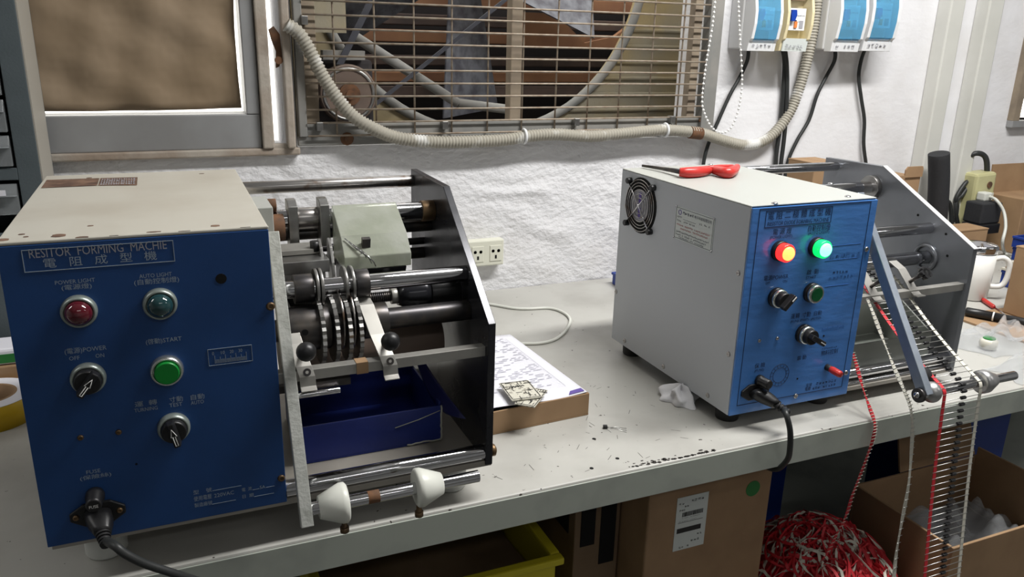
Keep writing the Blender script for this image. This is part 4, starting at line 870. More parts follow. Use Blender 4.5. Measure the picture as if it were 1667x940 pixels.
# breaker boxes
def breaker(u0, u1, vb, cream, label, blue):
    a, b_ = W_(u0, vb, 1.53), W_(u1, vb, 1.53); x0, x1, z0 = a.x, b_.x, a.z; wd = x1-x0; z1 = z0+wd*1.78
    t = thing('circuit_breaker_box', ((x0+x1)/2, 1.56, z0), label, 'breaker box', 'circuit breaker boxes on the wall')
    MB().box(x0-.004, x1+.004, 1.555, 1.599, z0+.004, z1).build('back_box', 'breaker_cream' if cream else 'breaker_grey', t, .003)
    H = z1-z0; m = MB()
    prof = [(1.555, z0), (1.533, z0), (1.529, z0+.155*H), (1.522, z0+.19*H), (1.516, z0+.42*H), (1.516, z0+.62*H), (1.524, z0+.88*H), (1.530, z0+H), (1.555, z0+H)]
    fw_ = .10*wd
    m.prism(prof, 0, x0, x0+fw_); m.prism(prof, 0, x1-fw_, x1)
    low = [(1.555, z0), (1.533, z0), (1.529, z0+.175*H), (1.555, z0+.175*H)]; m.prism(low, 0, x0+fw_, x1-fw_)
    top = [(1.555, z0+.90*H), (1.5255, z0+.90*H), (1.530, z0+H), (1.555, z0+H)]; m.prism(top, 0, x0+fw_, x1-fw_)
    m.build('front_cover', 'breaker_cream' if cream else 'breaker_white', t, .001)
    MB().box(x0+fw_, x1-fw_, 1.549, 1.555, z0+.175*H, z0+.90*H).build('recess', 'breaker_cream' if cream else 'breaker_grey', t)
    bx0, bx1, bz0, bz1 = x0+.17*wd, x1-.17*wd, z0+.33*H, z0+.68*H
    br = MB().box(bx0, bx1, 1.530, 1.549, bz0, bz1).build('breaker', 'breaker_white', t, .001)
    marks((bx0+.26*wd, 1.530, bz1-.018), .36*wd, .0035, FRONT, 'print_navy', br, 'small_print', 1); MB().box(bx0+.27*wd, bx0+.33*wd, 1.5294, 1.53, bz1-.032, bz1-.026).build('printed_mark', 'print_navy', br); MB().box(bx0+.02*wd, bx0+.2*wd, 1.5294, 1.53, bz1-.019, bz1-.014).build('printed_logo', 'switch_blue', br)
    marks((bx0+.37*wd, 1.530, bz1-.031), .2*wd, .0028, FRONT, 'print_grey', br, 'small_print', 2)
    MB().prism([(bx0+.05*wd, bz0+.020), (bx0+.02*wd, bz0+.034), (bx0+.06*wd, bz0+.045), (bx0+.21*wd, bz0+.045), (bx0+.24*wd, bz0+.034), (bx0+.18*wd, bz0+.020)], 1, 1.521, 1.530).build('switch_lever', 'switch_blue', br, .001)
    MB().box(bx0+.24*wd, bx0+.34*wd, 1.527, 1.530, bz0+.006, bz0+.020).build('test_button', 'orange_btn', br)
    MB().box(bx0+.44*wd, bx0+.58*wd, 1.5292, 1.530, bz0+.005, bz0+.022).build('printed_mark', 'print_grey', br)
    if blue:
        m = MB(); k = [(1.530, z0+.18*H), (1.5225, z0+.195*H), (1.5165, z0+.42*H), (1.5165, z0+.62*H), (1.5235, z0+.87*H), (1.529, z0+.895*H)]
        kk = k+[(y+.0016, z) for y, z in k[::-1]]; m.prism(kk, 0, x0+fw_+.0005, x1-fw_-.0005); m.build('clear_flap', 'blue_clear', t, label='clear blue flap')
    else:
        MB().box(x0+.25*wd, x1-.25*wd, 1.531, 1.549, z0+.80*H, z0+.84*H).build('slot_edge', 'cardboard_dark', t)
        m = MB(); m.prism([(1.532, z0), (1.5285, z0), (1.5245, z0+.205*H), (1.528, z0+.205*H)], 0, x0+.06*wd, x1-.03*wd); m.build('lower_flap', 'label_paper', t)
    marks((x0+.14*wd, (1.5255 if not blue else 1.531)-.0009, z0+.05*H), .70*wd, .06*H, FRONT, 'print_grey', t, 'small_print', blue+20, .1)
breaker(1217, 1262, 83, False, 'white breaker box with clear blue flap, leftmost on the wall', 1)
breaker(1269, 1312, 83, True, 'cream yellow breaker box without a blue flap', 0)
breaker(1353, 1398, 84, False, 'white breaker box with clear blue flap beside the corrugated hose, third from left', 3)
breaker(1404, 1450, 83, False, 'white breaker box with clear blue flap, rightmost on the wall', 4)
def wcable(pts_, label, r=.0046, y=1.588):
    t = tag(MB().tube(spl([W_(u, v, y) for u, v in pts_], 8), r, 10).build('wall_cable', 'cable_black', None), label, 'cable', 'black cables below the breaker boxes')
wcable([(1219, 80), (1216, 100), (1203, 128), (1188, 155), (1170, 195), (1152, 238), (1144, 275), (1140, 330)], 'black cable crossing the bead chain below the leftmost breaker box')
wcable([(1274, 80), (1277, 100), (1275, 150), (1271, 200), (1264, 250), (1262, 300)], 'black cable below the cream breaker box, left of the pair', .0052, 1.590)
wcable([(1278, 80), (1281, 110), (1281, 160), (1277, 220), (1271, 270), (1268, 310)], 'black cable below the cream breaker box, right of the pair', .0052, 1.584)
wcable([(1360, 82), (1358, 100), (1345, 125), (1330, 155), (1317, 195), (1298, 228), (1283, 262), (1276, 300)], 'black cable running down left from the third breaker box')
wcable([(1409, 78), (1402, 98), (1398, 125), (1402, 160), (1407, 195), (1406, 235), (1410, 270), (1412, 300)], 'black cable hanging under the rightmost breaker box')
# double socket
a, b_ = at(768, 395, 1, 1.575), at(820, 431, 1, 1.575)
sk = thing('wall_socket', ((a.x+b_.x)/2, 1.6, b_.z), 'cream double wall socket behind the black side plate', 'socket')
MB().box(a.x-.06, b_.x, 1.575, 1.5995, b_.z, a.z+.002).build('face_plate', 'socket', sk, .003)
for x in (b_.x-.020, b_.x-.062):
    zc = (a.z+b_.z)/2; MB().box(x-.014, x+.014, 1.5735, 1.5755, zc-.018, zc+.018).build('insert', 'socket', sk, .001)
    m = MB(); m.box(x-.0095, x-.0035, 1.573, 1.5738, zc+.003, zc+.008); m.box(x+.0035, x+.0095, 1.573, 1.5738, zc+.003, zc+.008); m.box(x-.0022, x+.0022, 1.573, 1.5738, zc-.012, zc-.004)
    m.cyl((x-.0065, 1.573, zc+.0055), (x-.0065, 1.5738, zc+.0055), .0035, n=10); m.cyl((x+.0065, 1.573, zc+.0055), (x+.0065, 1.5738, zc+.0055), .0035, n=10); m.build('pin_holes', 'hole_black', sk)

# ================================================================== drawer cabinet
cb = thing('drawer_cabinet', (-.285, 1.49, TZ), 'dark grey steel cabinet of small clear drawers at the left edge', 'cabinet')
cx1, cx0, cy0, cy1 = -.184, -.40, 1.42, 1.555
MB().box(cx0, cx1, cy1-.004, cy1, TZ, 1.55).build('back', 'cabinet', cb); MB().box(cx1-.002, cx1, cy0+.001, cy1-.004, TZ, 1.55).build('side_panel', 'cabinet_side', cb); MB().box(cx0, cx0+.002, cy0, cy1-.004, TZ, 1.55).build('side_panel', 'cabinet_side', cb)
def stile(a, b_, z): return at(a, b_, 1, cy0)
MB().box(cx1-.033, cx1-.0022, cy0, cy0+.012, TZ, 1.55).build('front_stile', 'cabinet', cb, .001)
rows = [(92, 31), (155, 96), (215, 159), (271, 218), (350, 297)]
zs = [(at(15, b2, 1, cy0).z, at(15, t2, 1, cy0).z) for b2, t2 in rows]
pit = zs[0][0]-zs[1][0]
allz = [(z_[0], z_[1]) for z_ in zs]+[(zs[0][0]+pit*k, zs[0][1]+pit*k) for k in (1, 2)]
MB().box(cx0+.002, cx1-.033, cy0, cy0+.012, zs[4][1]+.003, zs[3][0]-.003).build('cross_rail', 'cabinet', cb, .001)
MB().box(cx0+.002, cx1-.033, cy0, cy0+.012, TZ, zs[4][0]-.03).build('cross_rail', 'cabinet', cb, .001)
dx1, dx0 = cx1-.037, cx0+.006
for za_, zb_ in allz:
    H = zb_-za_
    dr = MB().box(dx0, dx1, cy0+.010, cy0+.10, za_, zb_-.006).build('drawer', 'drawer_fill', cb)
    m = MB(); m.box(dx0, dx1, cy0-.003, cy0+.006, za_, za_+.60*H); m.build('clear_front', 'clear_plastic', dr, .001)
    m = MB(); m.prism([(cy0-.014, za_+.60*H), (cy0-.011, za_+.62*H), (cy0-.002, zb_-.003), (cy0+.006, zb_-.003), (cy0+.006, za_+.60*H)], 0, dx0, dx1); m.build('handle', 'clear_plastic', dr, .001)
    m = MB(); m.box(dx0+.008, dx1-.014, cy0-.0125, cy0-.0115, za_+.63*H, zb_-.010); m.build('label_card', 'paper', dr)

# ================================================================== things on the bench
# yellow tape roll and papers at the left edge
q = at(-8, 700, 2, TZ); tc_ = V((q.x-.012, q.y+.045, TZ))
yr = thing('tape_roll', tc_, 'yellow adhesive tape roll lying on the bench at the left edge', 'tape')
MB().lathe([(.038, 0), (.060, 0), (.060, .036), (.038, .036), (.038, 0)], tc_, (0, 0, 1), 44).build('tape_winding', 'yellow', yr)
MB().lathe([(.034, 0), (.0379, 0), (.0379, .037), (.034, .037), (.034, 0)], tc_, (0, 0, 1), 44).build('core', 'cardboard', yr)
MB().lathe([(.038, .0361), (.059, .0361), (.059, .0368), (.038, .0368), (.038, .0361)], tc_, (0, 0, 1), 44).build('side_label', 'paper', yr)
q = at(0, 600, 2, TZ); 
cbx = MB(); cbx.box(-.40, -.215, 1.32, 1.395, TZ, .802); tag(cbx.build('carton', 'cardboard', None, .002), 'brown carton behind the yellow tape roll at the left edge', 'box')
def slip(x0, x1, y0, y1, z, mt, name, label, cat): return tag(MB().box(x0, x1, y0, y1, z, z+.004).build(name, mt, None), label, cat)
pk = thing('parts_packet', (-.30, 1.33, .8025), 'white packet with a green mark on the carton at the left edge', 'packet')
MB().box(-.39, -.222, 1.325, 1.385, .8025, .828).build('packet', 'paper', pk, .004); MB().box(-.30, -.235, 1.3242, 1.3252, .806, .820).build('green_mark', 'green_sticker', pk)
# cardboard tray, sheets, boards
tr2 = thing('document_tray', (.47, 1.07, TZ), 'shallow brown cardboard tray holding papers between the machines', 'tray')
ang = .06
def RT2(x, y, z): return V((.549+(x)*math.cos(ang)-y*math.sin(ang), .960+x*math.sin(ang)+y*math.cos(ang), z))
def rbox(x0, x1, y0, y1, z0, z1): return MB().add([RT2(x, y, z) for x in (x0, x1) for y in (y0, y1) for z in (z0, z1)], [(0, 1, 3, 2), (4, 6, 7, 5), (0, 4, 5, 1), (2, 3, 7, 6), (0, 2, 6, 4), (1, 5, 7, 3)])
TL = .195
rbox(-TL, 0, 0, .26, TZ+.0005, TZ+.003).build('bottom', 'cardboard', tr2); rbox(-TL, 0, 0, .003, TZ+.003, TZ+.036).build('front_wall', 'cardboard', tr2, .0006); rbox(-TL, 0, .257, .26, TZ+.003, TZ+.034).build('back_wall', 'cardboard', tr2)
rbox(-.003, 0, .003, .257, TZ+.003, TZ+.036).build('side_wall', 'cardboard', tr2); rbox(-TL, -TL+.003, .003, .257, TZ+.003, TZ+.034).build('side_wall', 'cardboard', tr2)
rbox(-TL+.004, -.004, .004, .256, TZ+.0032, TZ+.030).build('contents', 'black_matt', tr2)
ZP = TZ+.037
def pt(a, b_): return RT2(-.190+a*.187, .002+b_*.262, ZP+.004*math.sin(a*3)*b_+.003*(1-b_)*math.sin(a*5+1)+.0022)
sp = thing('printed_sheet', RT2(-.1, .13, ZP), 'white sheet printed with a table of small rows lying in the tray', 'paper')
o = MB().sheet(pt, 16, 16).build('sheet', 'paper', sp); so = o.modifiers.new('s', 'SOLIDIFY'); so.thickness = .0005
m = MB(); m2 = MB()
for r_ in range(38):
    b_ = .12+r_*.0215; lift = V((0, 0, .0009))
    m.add([pt(.06, b_)+lift, pt(.90, b_)+lift, pt(.90, b_+.0014)+lift, pt(.06, b_+.0014)+lift], [(0, 1, 2, 3)])
    x = .09
    while x < .86 and r_ > 1:
        L2 = random.uniform(.02, .09)
        if random.random() < .5: m2.add([pt(x, b_+.006)+lift, pt(min(.88, x+L2), b_+.006)+lift, pt(min(.88, x+L2), b_+.0125)+lift, pt(x, b_+.0125)+lift], [(0, 1, 2, 3)])
        x += L2+.025
for a in (.06, .897): m.add([pt(a, .12)+lift, pt(a+.003, .12)+lift, pt(a+.003, .92)+lift, pt(a, .92)+lift], [(0, 1, 2, 3)])
m.build('table_rules', 'print_faint', sp, kind='stuff'); m2.build('printed_rows', 'print_faint', sp, kind='stuff')
o = MB().add([pt(.84, .012)+V((0, 0, .001)), pt(.985, .012)+V((0, 0, .001)), pt(.985, .055)+V((0, 0, .001)), pt(.88, .05)+V((0, 0, .001))], [(0, 1, 2, 3)]).build('purple_corner', 'purple', sp)
def board(cen, rz, w_, h_, label, z):
    R3 = Matrix.Rotation(rz, 3, 'Z'); t = thing('circuit_board', cen, label, 'circuit board', 'metal-coloured boards on the sheet')
    MB().obox(V(cen)+V((0, 0, .001)), (w_, h_, .0018), R3).build('board', 'pcb', t); m = MB(); random.seed(3)
    for k in range(26):
        a, b_ = random.uniform(-.45, .45)*w_, random.uniform(-.45, .45)*h_; L2 = random.uniform(.004, .013)
        m.obox(V(cen)+R3@V((a, b_, .0021)), (L2 if k % 2 else .0009, .0009 if k % 2 else L2, .0005), R3)
    for s_ in (-1, 1): m.obox(V(cen)+R3@V((0, s_*.46*h_, .0021)), (w_*.9, .0011, .0005), R3); m.obox(V(cen)+R3@V((s_*.46*w_, 0, .0021)), (.0011, h_*.9, .0005), R3)
    m.build('tracks', 'print_black', t); return t
ZB = ZP+.009
c1 = at(865, 648, 2, ZB); board((c1.x, c1.y, ZB), -.75, .030, .062, 'pale patterned circuit board tucked under the other board', ZB)
c2 = at(847, 637, 2, ZB+.003); t = board((c2.x, c2.y, ZB+.003), -.08, .046, .062, 'pale patterned circuit board with handwriting lying on the printed sheet', ZB)
MB().tube(spl([V((c2.x-.013+.0024*k, c2.y+.012+(.0028 if k % 2 else -.0024)*(1-.05*k), ZB+.0054)) for k in range(11)], 4), .0006, 5).build('handwriting', 'print_black', t)
# white cable, loose part, tissue
tag(MB().tube(spl([at(u, v, 2, TZ+.003) for u, v in ((770, 492), (800, 496), (835, 502), (862, 503), (893, 502), (915, 508), (928, 520), (922, 537), (905, 552), (880, 559), (845, 560))], 8), .003, 8).build('white_cable', 'cable_white', None), 'white cable looped on the bench behind the printed sheet', 'cable')
q = at(985, 698, 2, TZ); tt = thing('transistor', q, 'tiny black transistor with wire legs lying loose on the bench', 'component')
MB().obox(q+V((0, 0, .0026)), (.0062, .0055, .005), Matrix.Rotation(-.4, 3, 'Z')).build('body', 'diode', tt, .0006)
for k in (-1, 0, 1): MB().tube([q+V((.003, -.0005+k*.0013, .002)), at(1003, 697+k*1.5, 2, TZ+.001), at(1020, 701+k*3.2, 2, TZ+.0006)], .00035, 5).build('leg', 'lead', tt)
q = at(1108, 655, 2, TZ); random.seed(11); tm = MB()
def ts(a, b_):
    th, ph = a*6.2832, b_*math.pi*.5; r_ = 1+.22*math.sin(3*th+5*b_)+.14*math.sin(7*th-4*b_)+.1*math.sin(11*b_+2*th)
    return V((q.x+.004+.027*r_*math.cos(th)*math.cos(ph), q.y+.008+.030*r_*math.sin(th)*math.cos(ph), TZ+.0005+.021*math.sin(ph)*(1+.3*math.sin(4*th))))
o = tm.sheet(ts, 40, 12).build('tissue', 'tissue', None); tag(o, 'crumpled white tissue under the edge of the newer machine', 'tissue')
# ---------------- right-hand clutter
def carton(x0, x1, y0, y1, z0, z1, label, mt='cardboard', flaps=True, name='carton'):
    t = thing(name, ((x0+x1)/2, (y0+y1)/2, z0), label, 'box')
    MB().box(x0, x1, y0, y1, z0, z1).build('body', mt, t, .002)
    if flaps:
        xm = (x0+x1)/2; MB().box(x0, xm-.0006, y0-.001, y1+.001, z1, z1+.003).build('flap', mt, t); MB().box(xm+.0006, x1, y0-.001, y1+.001, z1, z1+.003).build('flap', mt, t)
    return t
Z1 = TZ+.0005
carton(1.340, 1.420, 1.385, 1.47, Z1, 1.040, 'tall narrow carton behind the top rod of the newer machine')
t = carton(1.660, 1.760, 1.45, 1.54, Z1, .985, 'tall open carton with raised flap behind the grey side plate', flaps=False)
MB().prism([(1.70, .985), (1.70, 1.004), (1.707, 1.012), (1.757, 1.012), (1.76, 1.006), (1.76, .985)], 1, 1.446, 1.450).build('flap', 'cardboard', t)
MB().box(1.66, 1.70, 1.446, 1.450, .96, .990).build('flap', 'cardboard', t)
a, b_, c_ = at(1577, 362, 1, 1.42), at(1600, 358, 1, 1.42), at(1576, 390, 1, 1.42)
carton(1.745, 1.985, 1.40, 1.465, Z1, .843, 'low brown carton with closed lid in front of the yellowed power strip')
carton(1.60, 1.80, 1.30, 1.392, Z1, .800, 'flat brown carton nearest the chrome mug lid')
t = carton(2.165, 2.36, 1.44, 1.56, Z1, .905, 'brown carton with an open lid at the far right by the wall', flaps=False)
MB().prism([(1.55, .905), (1.556, .985), (1.560, .985), (1.556, .905)], 0, 2.17, 2.34).build('lid', 'cardboard', t)
carton(1.628, 1.80, .90, 1.079, TZ+.005, .900, 'large plain brown carton at the right edge of the photo')
slip(1.50, 1.80, .90, 1.10, TZ+.0005, 'cardboard', 'cardboard_sheet', 'flat cardboard sheet under the marker pen and right carton', 'cardboard')
MB
fm = MB(); bpt = at(1526, 342, 1, 1.5); tpt = at(1528.5, 250, 1, 1.5)
fm.tube(spl([V((bpt.x+.02, 1.5, Z1)), V((bpt.x+.006, 1.5, .83)), bpt, (bpt+tpt)/2+V((.003, 0, 0)), tpt], 6), .0265, 24); tag(fm.build('foam_tube', 'black_matt', None, .001), 'upright black foam tube standing against the wall trunking', 'tube')
# power strip
ps = thing('power_strip', (2.10, 1.56, Z1), 'yellowed power strip standing upright against the wall', 'power strip')
sa = [at(1592, 284, 1, 1.52), at(1625, 280, 1, 1.52), at(1612, 362, 1, 1.52), at(1580, 362, 1, 1.52)]
MB().add([V((p.x, y, p.z if p.z > .85 else Z1)) for y in (1.52, 1.575) for p in sa], [(0, 1, 2, 3), (7, 6, 5, 4), (0, 4, 5, 1), (1, 5, 6, 2), (2, 6, 7, 3), (3, 7, 4, 0)]).build('body', 'strip_yellow', ps, .008)
q = at(1611, 301, 1, 1.519); MB().cyl((q.x, 1.521, q.z), (q.x, 1.517, q.z), .009).build('switch', 'rust', ps)
for u, v in ((1610, 320), (1603, 345)): q = at(u, v, 1, 1.519); MB().box(q.x-.016, q.x+.016, 1.518, 1.5205, q.z-.010, q.z+.010).build('outlet', 'socket', ps)
q = at(1608, 279, 1, 1.545); MB().tube(spl([q+V((0, 0, -.01)), at(1606, 262, 1, 1.545), at(1600, 252, 1, 1.55), at(1588, 250, 1, 1.555), at(1574, 257, 1, 1.57), at(1566, 268, 1, 1.58)], 8), .0075, 10).build('inlet_cable', 'cable_black', ps)
wpl = thing('white_plug', at(1606, 323, 1, 1.517), 'white plug in the yellowed power strip with its white cord', 'plug')
q = at(1604, 320, 1, 1.50); MB().box(q.x-.014, q.x+.016, 1.49, 1.5175, q.z-.012, q.z+.012).build('plug', 'cable_white', wpl, .004)
MB().tube(spl([q+V((.012, 0, 0)), at(1622, 326, 1, 1.46), at(1634, 345, 1, 1.44), at(1637, 370, 1, 1.42), at(1632, 395, 1, 1.41), at(1636, 412, 2, TZ+.004), at(1648, 420, 2, TZ+.004)], 8), .0042, 8).build('cord', 'cable_white', wpl)
ad = thing('mains_adapter', at(1622, 350, 1, 1.49), 'black mains adapter plugged into the lower power strip outlet', 'adapter')
q = at(1624, 346, 1, 1.45); MB().box(q.x-.048, q.x+.030, 1.46, 1.515, q.z-.034, q.z+.024).build('body', 'black_matt', ad, .004); MB().box(q.x-.055, q.x+.03, 1.455, 1.51, q.z-.062, q.z-.034).build('lower_block', 'black', ad, .003)
MB().tube(spl([V((q.x, 1.48, q.z-.06)), at(1601, 393, 2, TZ+.004), at(1604, 396, 2, TZ+.005), at(1610, 400, 2, TZ+.005)], 8), .004, 8).build('cord', 'cable_black', ad)
lp = [(1558, 336), (1556, 325), (1562, 312), (1572, 298), (1577, 296), (1576, 303), (1566, 318), (1558, 326)]
tag(MB().tube(spl([at(1555, 362, 1, 1.545)]+[at(u, v, 1, 1.55) for u, v in lp]+[at(1556, 345, 1, 1.545), at(1560, 370, 1, 1.54)], 6), .006, 8).build('cable_loop', 'cable_black', None), 'folded black cable loop between foam tube and power strip', 'cable')
tag(MB().tube(spl([at(1530, 345, 1, 1.54), at(1536, 328, 1, 1.54), at(1545, 330, 1, 1.54), at(1548, 345, 1, 1.54), at(1549, 372, 1, 1.54)], 6), .006, 8).build('cable_loop', 'cable_black', None), 'short black cable bend just right of the foam tube', 'cable')
# mug
mc = V((1.668, 1.188, Z1)); mg = thing('mug', mc, 'tall white mug with chrome lid beside the grey side plate', 'mug')
MB().lathe([(0, 0), (.030, 0), (.034, .004), (.0365, .05), (.0375, .108), (.036, .108), (.034, .05), (.030, .006), (0, .006)], mc, (0, 0, 1), 36).build('body', 'mug', mg)
a = V((.78, -.62, 0)).normalized()
MB().tube(spl([mc+a*.034+V((0, 0, .095)), mc+a*.052+V((0, 0, .099)), mc+a*.066+V((0, 0, .086)), mc+a*.067+V((0, 0, .055)), mc+a*.058+V((0, 0, .034)), mc+a*.032+V((0, 0, .030))], 8), .0062, 12).build('handle', 'mug', mg)
MB().lathe([(0, .109), (.036, .109), (.0375, .112), (.0375, .124), (.034, .128), (.012, .131), (0, .131)], mc, (0, 0, 1), 36).build('lid', 'chrome', mg)
# blue bins and card stack at the right
def bin_(x0, x1, y0, y1, z0, z1, label, mt='bin_blue'):
    m = MB(); t_ = .003; m.box(x0, x1, y0, y1, z0, z0+t_); m.box(x0, x1, y0, y0+t_, z0+t_, z1); m.box(x0, x1, y1-t_, y1, z0+t_, z1); m.box(x0, x0+t_, y0+t_, y1-t_, z0+t_, z1); m.box(x1-t_, x1, y0+t_, y1-t_, z0+t_, z1)
    t = thing('parts_bin', ((x0+x1)/2, (y0+y1)/2, z0), label, 'bin'); m.build('body', mt, t, .001); m = MB(); m.box(x0-.004, x1+.004, y0-.004, y0, z1-.006, z1); m.box(x0-.004, x0, y0, y1, z1-.006, z1); m.box(x1, x1+.004, y0, y1, z1-.006, z1); m.build('rim', mt, t, .001); return t
bin_(2.10, 2.30, 1.30, 1.40, Z1, TZ+.035, 'lower blue parts bin by the far right carton'); bin_(2.09, 2.29, 1.30, 1.40, TZ+.037, TZ+.068, 'upper blue parts bin stacked near the far right carton')
bin_(1.83, 1.97, 1.15, 1.235, Z1, TZ+.040, 'blue parts bin under the paper strips behind the mug')
random.seed(5)
for k in range(4):
    tag(MB().obox((1.90+.004*k, 1.19, TZ+.0440+k*.0065), (.16, .075, .005), Matrix.Rotation((-.10, .06, -.03, .12)[k], 3, 'Z')).build('card_strip', 'cardboard' if k == 1 else 'white_tape', None), ('bottommost', 'second from bottom', 'third from bottom', 'topmost')[k]+' pale card strip stacked on the blue bin behind the mug', 'card', 'card strips on the blue bin')
bin_(.930, 1.06, 1.46, 1.55, Z1, TZ+.030, 'small blue bin behind the newer machine by the wall')
# marker, red pen
a, b_ = at(1572, 507, 2, TZ+.0145), at(1640, 520, 2, TZ+.0145); d = (b_-a).normalized()
mk = thing('marker_pen', a, 'thick black marker pen with a white band lying on the right', 'marker')
MB().lathe([(0, 0), (.0085, 0), (.0095, .004), (.0095, .050), (0, .050)], a, d, 22).build('cap', 'black', mk); MB().lathe([(.0096, .050), (.0098, .050), (.0098, .053), (0, .053)], a, d, 22).build('white_band', 'print_white', mk); MB().lathe([(0, .053), (.0092, .053), (.0092, .130), (.008, .134), (0, .134)], a, d, 22).build('barrel', 'black', mk)
a, b_ = at(1600, 488, 2, TZ+.006), at(1650, 522, 2, TZ+.006)
rp = thing('screwdriver', a, 'small red-handled screwdriver lying across behind the marker pen', 'screwdriver'); d = (b_-a).normalized(); Lr = .062
MB().lathe([(0, 0), (.004, 0), (.005, .006), (.005, .05), (.003, .056), (0, .056)], a, d, 14).build('handle', 'red_grip', rp); MB().cyl(a+d*.056, a+d*.13, .0016, n=10).build('shaft', 'chrome', rp); 
# clear bags
def bag(cx_, cy_, wx, wy, h_, label, z0=TZ, seed=1):
    def fn(a, b_):
        r_ = 1-(2*a-1)**4; r2 = 1-(2*b_-1)**4; n_ = math.sin(a*13+seed)*math.sin(b_*9+seed*2)+.7*math.sin(a*23-b_*17+seed)+.5*math.sin(b_*31+a*7)
        return V((cx_+(a-.5)*wx+.012*math.sin(b_*7+seed), cy_+(b_-.5)*wy+.01*math.sin(a*8+seed), z0+.002+max(0, h_*r_*r2*(.6+.28*n_))))
    m = MB(); m.sheet(fn, 36, 30); m.sheet(lambda a, b_: V((fn(a, b_).x, fn(a, b_).y, z0+.0006)), 8, 8); o = m.build('plastic_bag', 'bag', None); return tag(o, label, 'plastic bag')
bag(1.47, .955, .22, .12, .045, 'crumpled clear plastic bag on the bench beside the marker pen', seed=1)
bag(1.43, .845, .24, .075, .028, 'smaller crumpled clear plastic bag at the bench front right', seed=4)
q = at(1612, 545, 2, TZ+.03); o = MB().lathe([(0, 0), (.014, 0), (.016, .006), (.016, .014), (.012, .018), (0, .018)], (q.x, q.y, TZ+.0035), (0, 0, 1), 24).build('bottle_cap', 'white_tape', None); tag(o, 'small pale cap with a green top inside the clear bag', 'cap')
MB().cyl((q.x, q.y, TZ+.0217), (q.x, q.y, TZ+.0235), .011, n=20).build('green_top', 'green_sticker', o)

# ================================================================== under the bench
SZ = .2255
bx = thing('shipping_carton', (.72, 1.0, SZ), 'large brown shipping carton with a white label under the bench', 'box')
MB().box(.6035, .833, .86, 1.10, SZ, .69).build('body', 'cardboard', bx, .003)
lq = [at(u, v, 1, .8598) for u, v in ((1103, 812), (1153, 800), (1146, 885), (1097, 898))]
lx0, lx1, lz0, lz1 = .6535, .7105, .5465, .640
lb = MB().box(lx0, lx1, .8592, .86, lz0, lz1).build('shipping_label', 'label_paper', bx)
def BT(s, fx, fz, fw, fh, mt='print_black'): text(s, (lx0+fx*(lx1-lx0), .8592, lz0+fz*(lz1-lz0)), fw*(lx1-lx0), fh*(lz1-lz0), FRONT, mt, lb)
def BM(fx, fz, fw, fh, seed, gap=0.): marks((lx0+fx*(lx1-lx0), .8592, lz0+fz*(lz1-lz0)), fw*(lx1-lx0), fh*(lz1-lz0), FRONT, 'print_black', lb, 'small_print', seed, gap)
BM(.06, .86, .22, .04, 1); BM(.45, .88, .42, .05, 2, .2); BM(.17, .80, .30, .04, 3, .3); BT('P40', .10, .74, .17, .035); BM(.20, .595, .6, .018, 4, .2); BM(.10, .54, .6, .014, 5, .2); BM(.74, .22, .16, .04, 6); BM(.55, .12, .32, .045, 7, .3); BM(.18, .03, .35, .04, 8, .2)
m = MB(); x = .20
random.seed(2)
while x < .85: wd = random.choice((.008, .014, .02)); m.box(lx0+x*(lx1-lx0), lx0+(x+wd)*(lx1-lx0), .8589, .8593, lz0+.63*(lz1-lz0), lz0+.71*(lz1-lz0)); x += wd+random.choice((.008, .014))
m.box(lx0+.07*(lx1-lx0), lx0+.84*(lx1-lx0), .8589, .8593, lz0+.33*(lz1-lz0), lz0+.42*(lz1-lz0)); m.box(lx0+.08*(lx1-lx0), lx0+.88*(lx1-lx0), .8589, .8593, lz0+.52*(lz1-lz0), lz0+.525*(lz1-lz0)); m.build('bar_code', 'print_black', lb)
q = at(1226, 796, 1, .8595); MB().cyl((q.x, .8603, q.z), (q.x, .8594, q.z), .0135, n=32).build('round_sticker', 'green_sticker', bx, label='round green sticker')
# left neighbour carton with cut-outs
b2 = thing('cutout_carton', (.55, 1.05, SZ), 'darker brown carton with dark cut-out holes beside the shipping carton', 'box')
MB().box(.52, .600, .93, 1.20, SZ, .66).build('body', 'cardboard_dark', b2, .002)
for y0_, y1_, z0_, z1_ in ((.95, 1.0, .555, .625), (1.03, 1.10, .53, .60)): MB().box(.5185, .5202, y0_, y1_, z0_, z1_).build('cut_out', 'hole_black', b2)
for x0_, x1_, z0_, z1_ in ((.53, .555, .54, .63), (.565, .592, .50, .62)): MB().box(x0_, x1_, .9285, .9302, z0_, z1_).build('cut_out', 'hole_black', b2)
# yellow crate
yc = thing('yellow_crate', (.32, 1.02, SZ), 'yellow plastic crate under the bench below the old machine', 'crate')
cz = .57; cq = at(905, 905, 2, cz); X0, X1, Y0, Y1 = cq.x-.335, cq.x, cq.y, cq.y+.26
for n_, bxs in (('front_wall', (X0, X1, Y0, Y0+.005, SZ+.005, cz-.012)), ('back_wall', (X0, X1, Y1-.005, Y1, SZ+.005, cz-.012)), ('side_wall', (X0, X0+.005, Y0+.005, Y1-.005, SZ+.005, cz-.012)), ('side_wall', (X1-.005, X1, Y0+.005, Y1-.005, SZ+.005, cz-.012)), ('bottom', (X0, X1, Y0, Y1, SZ, SZ+.005))): MB().box(*bxs).build(n_, 'crate_yellow', yc, .001)
m = MB(); e = .010; m.box(X0-e, X1+e, Y0-e, Y0+.006, cz-.012, cz); m.box(X0-e, X1+e, Y1-.006, Y1+e, cz-.012, cz); m.box(X0-e, X0+.006, Y0+.006, Y1-.006, cz-.012, cz); m.box(X1-.006, X1+e, Y0+.006, Y1-.006, cz-.012, cz); m.build('rim', 'crate_yellow', yc, .003)
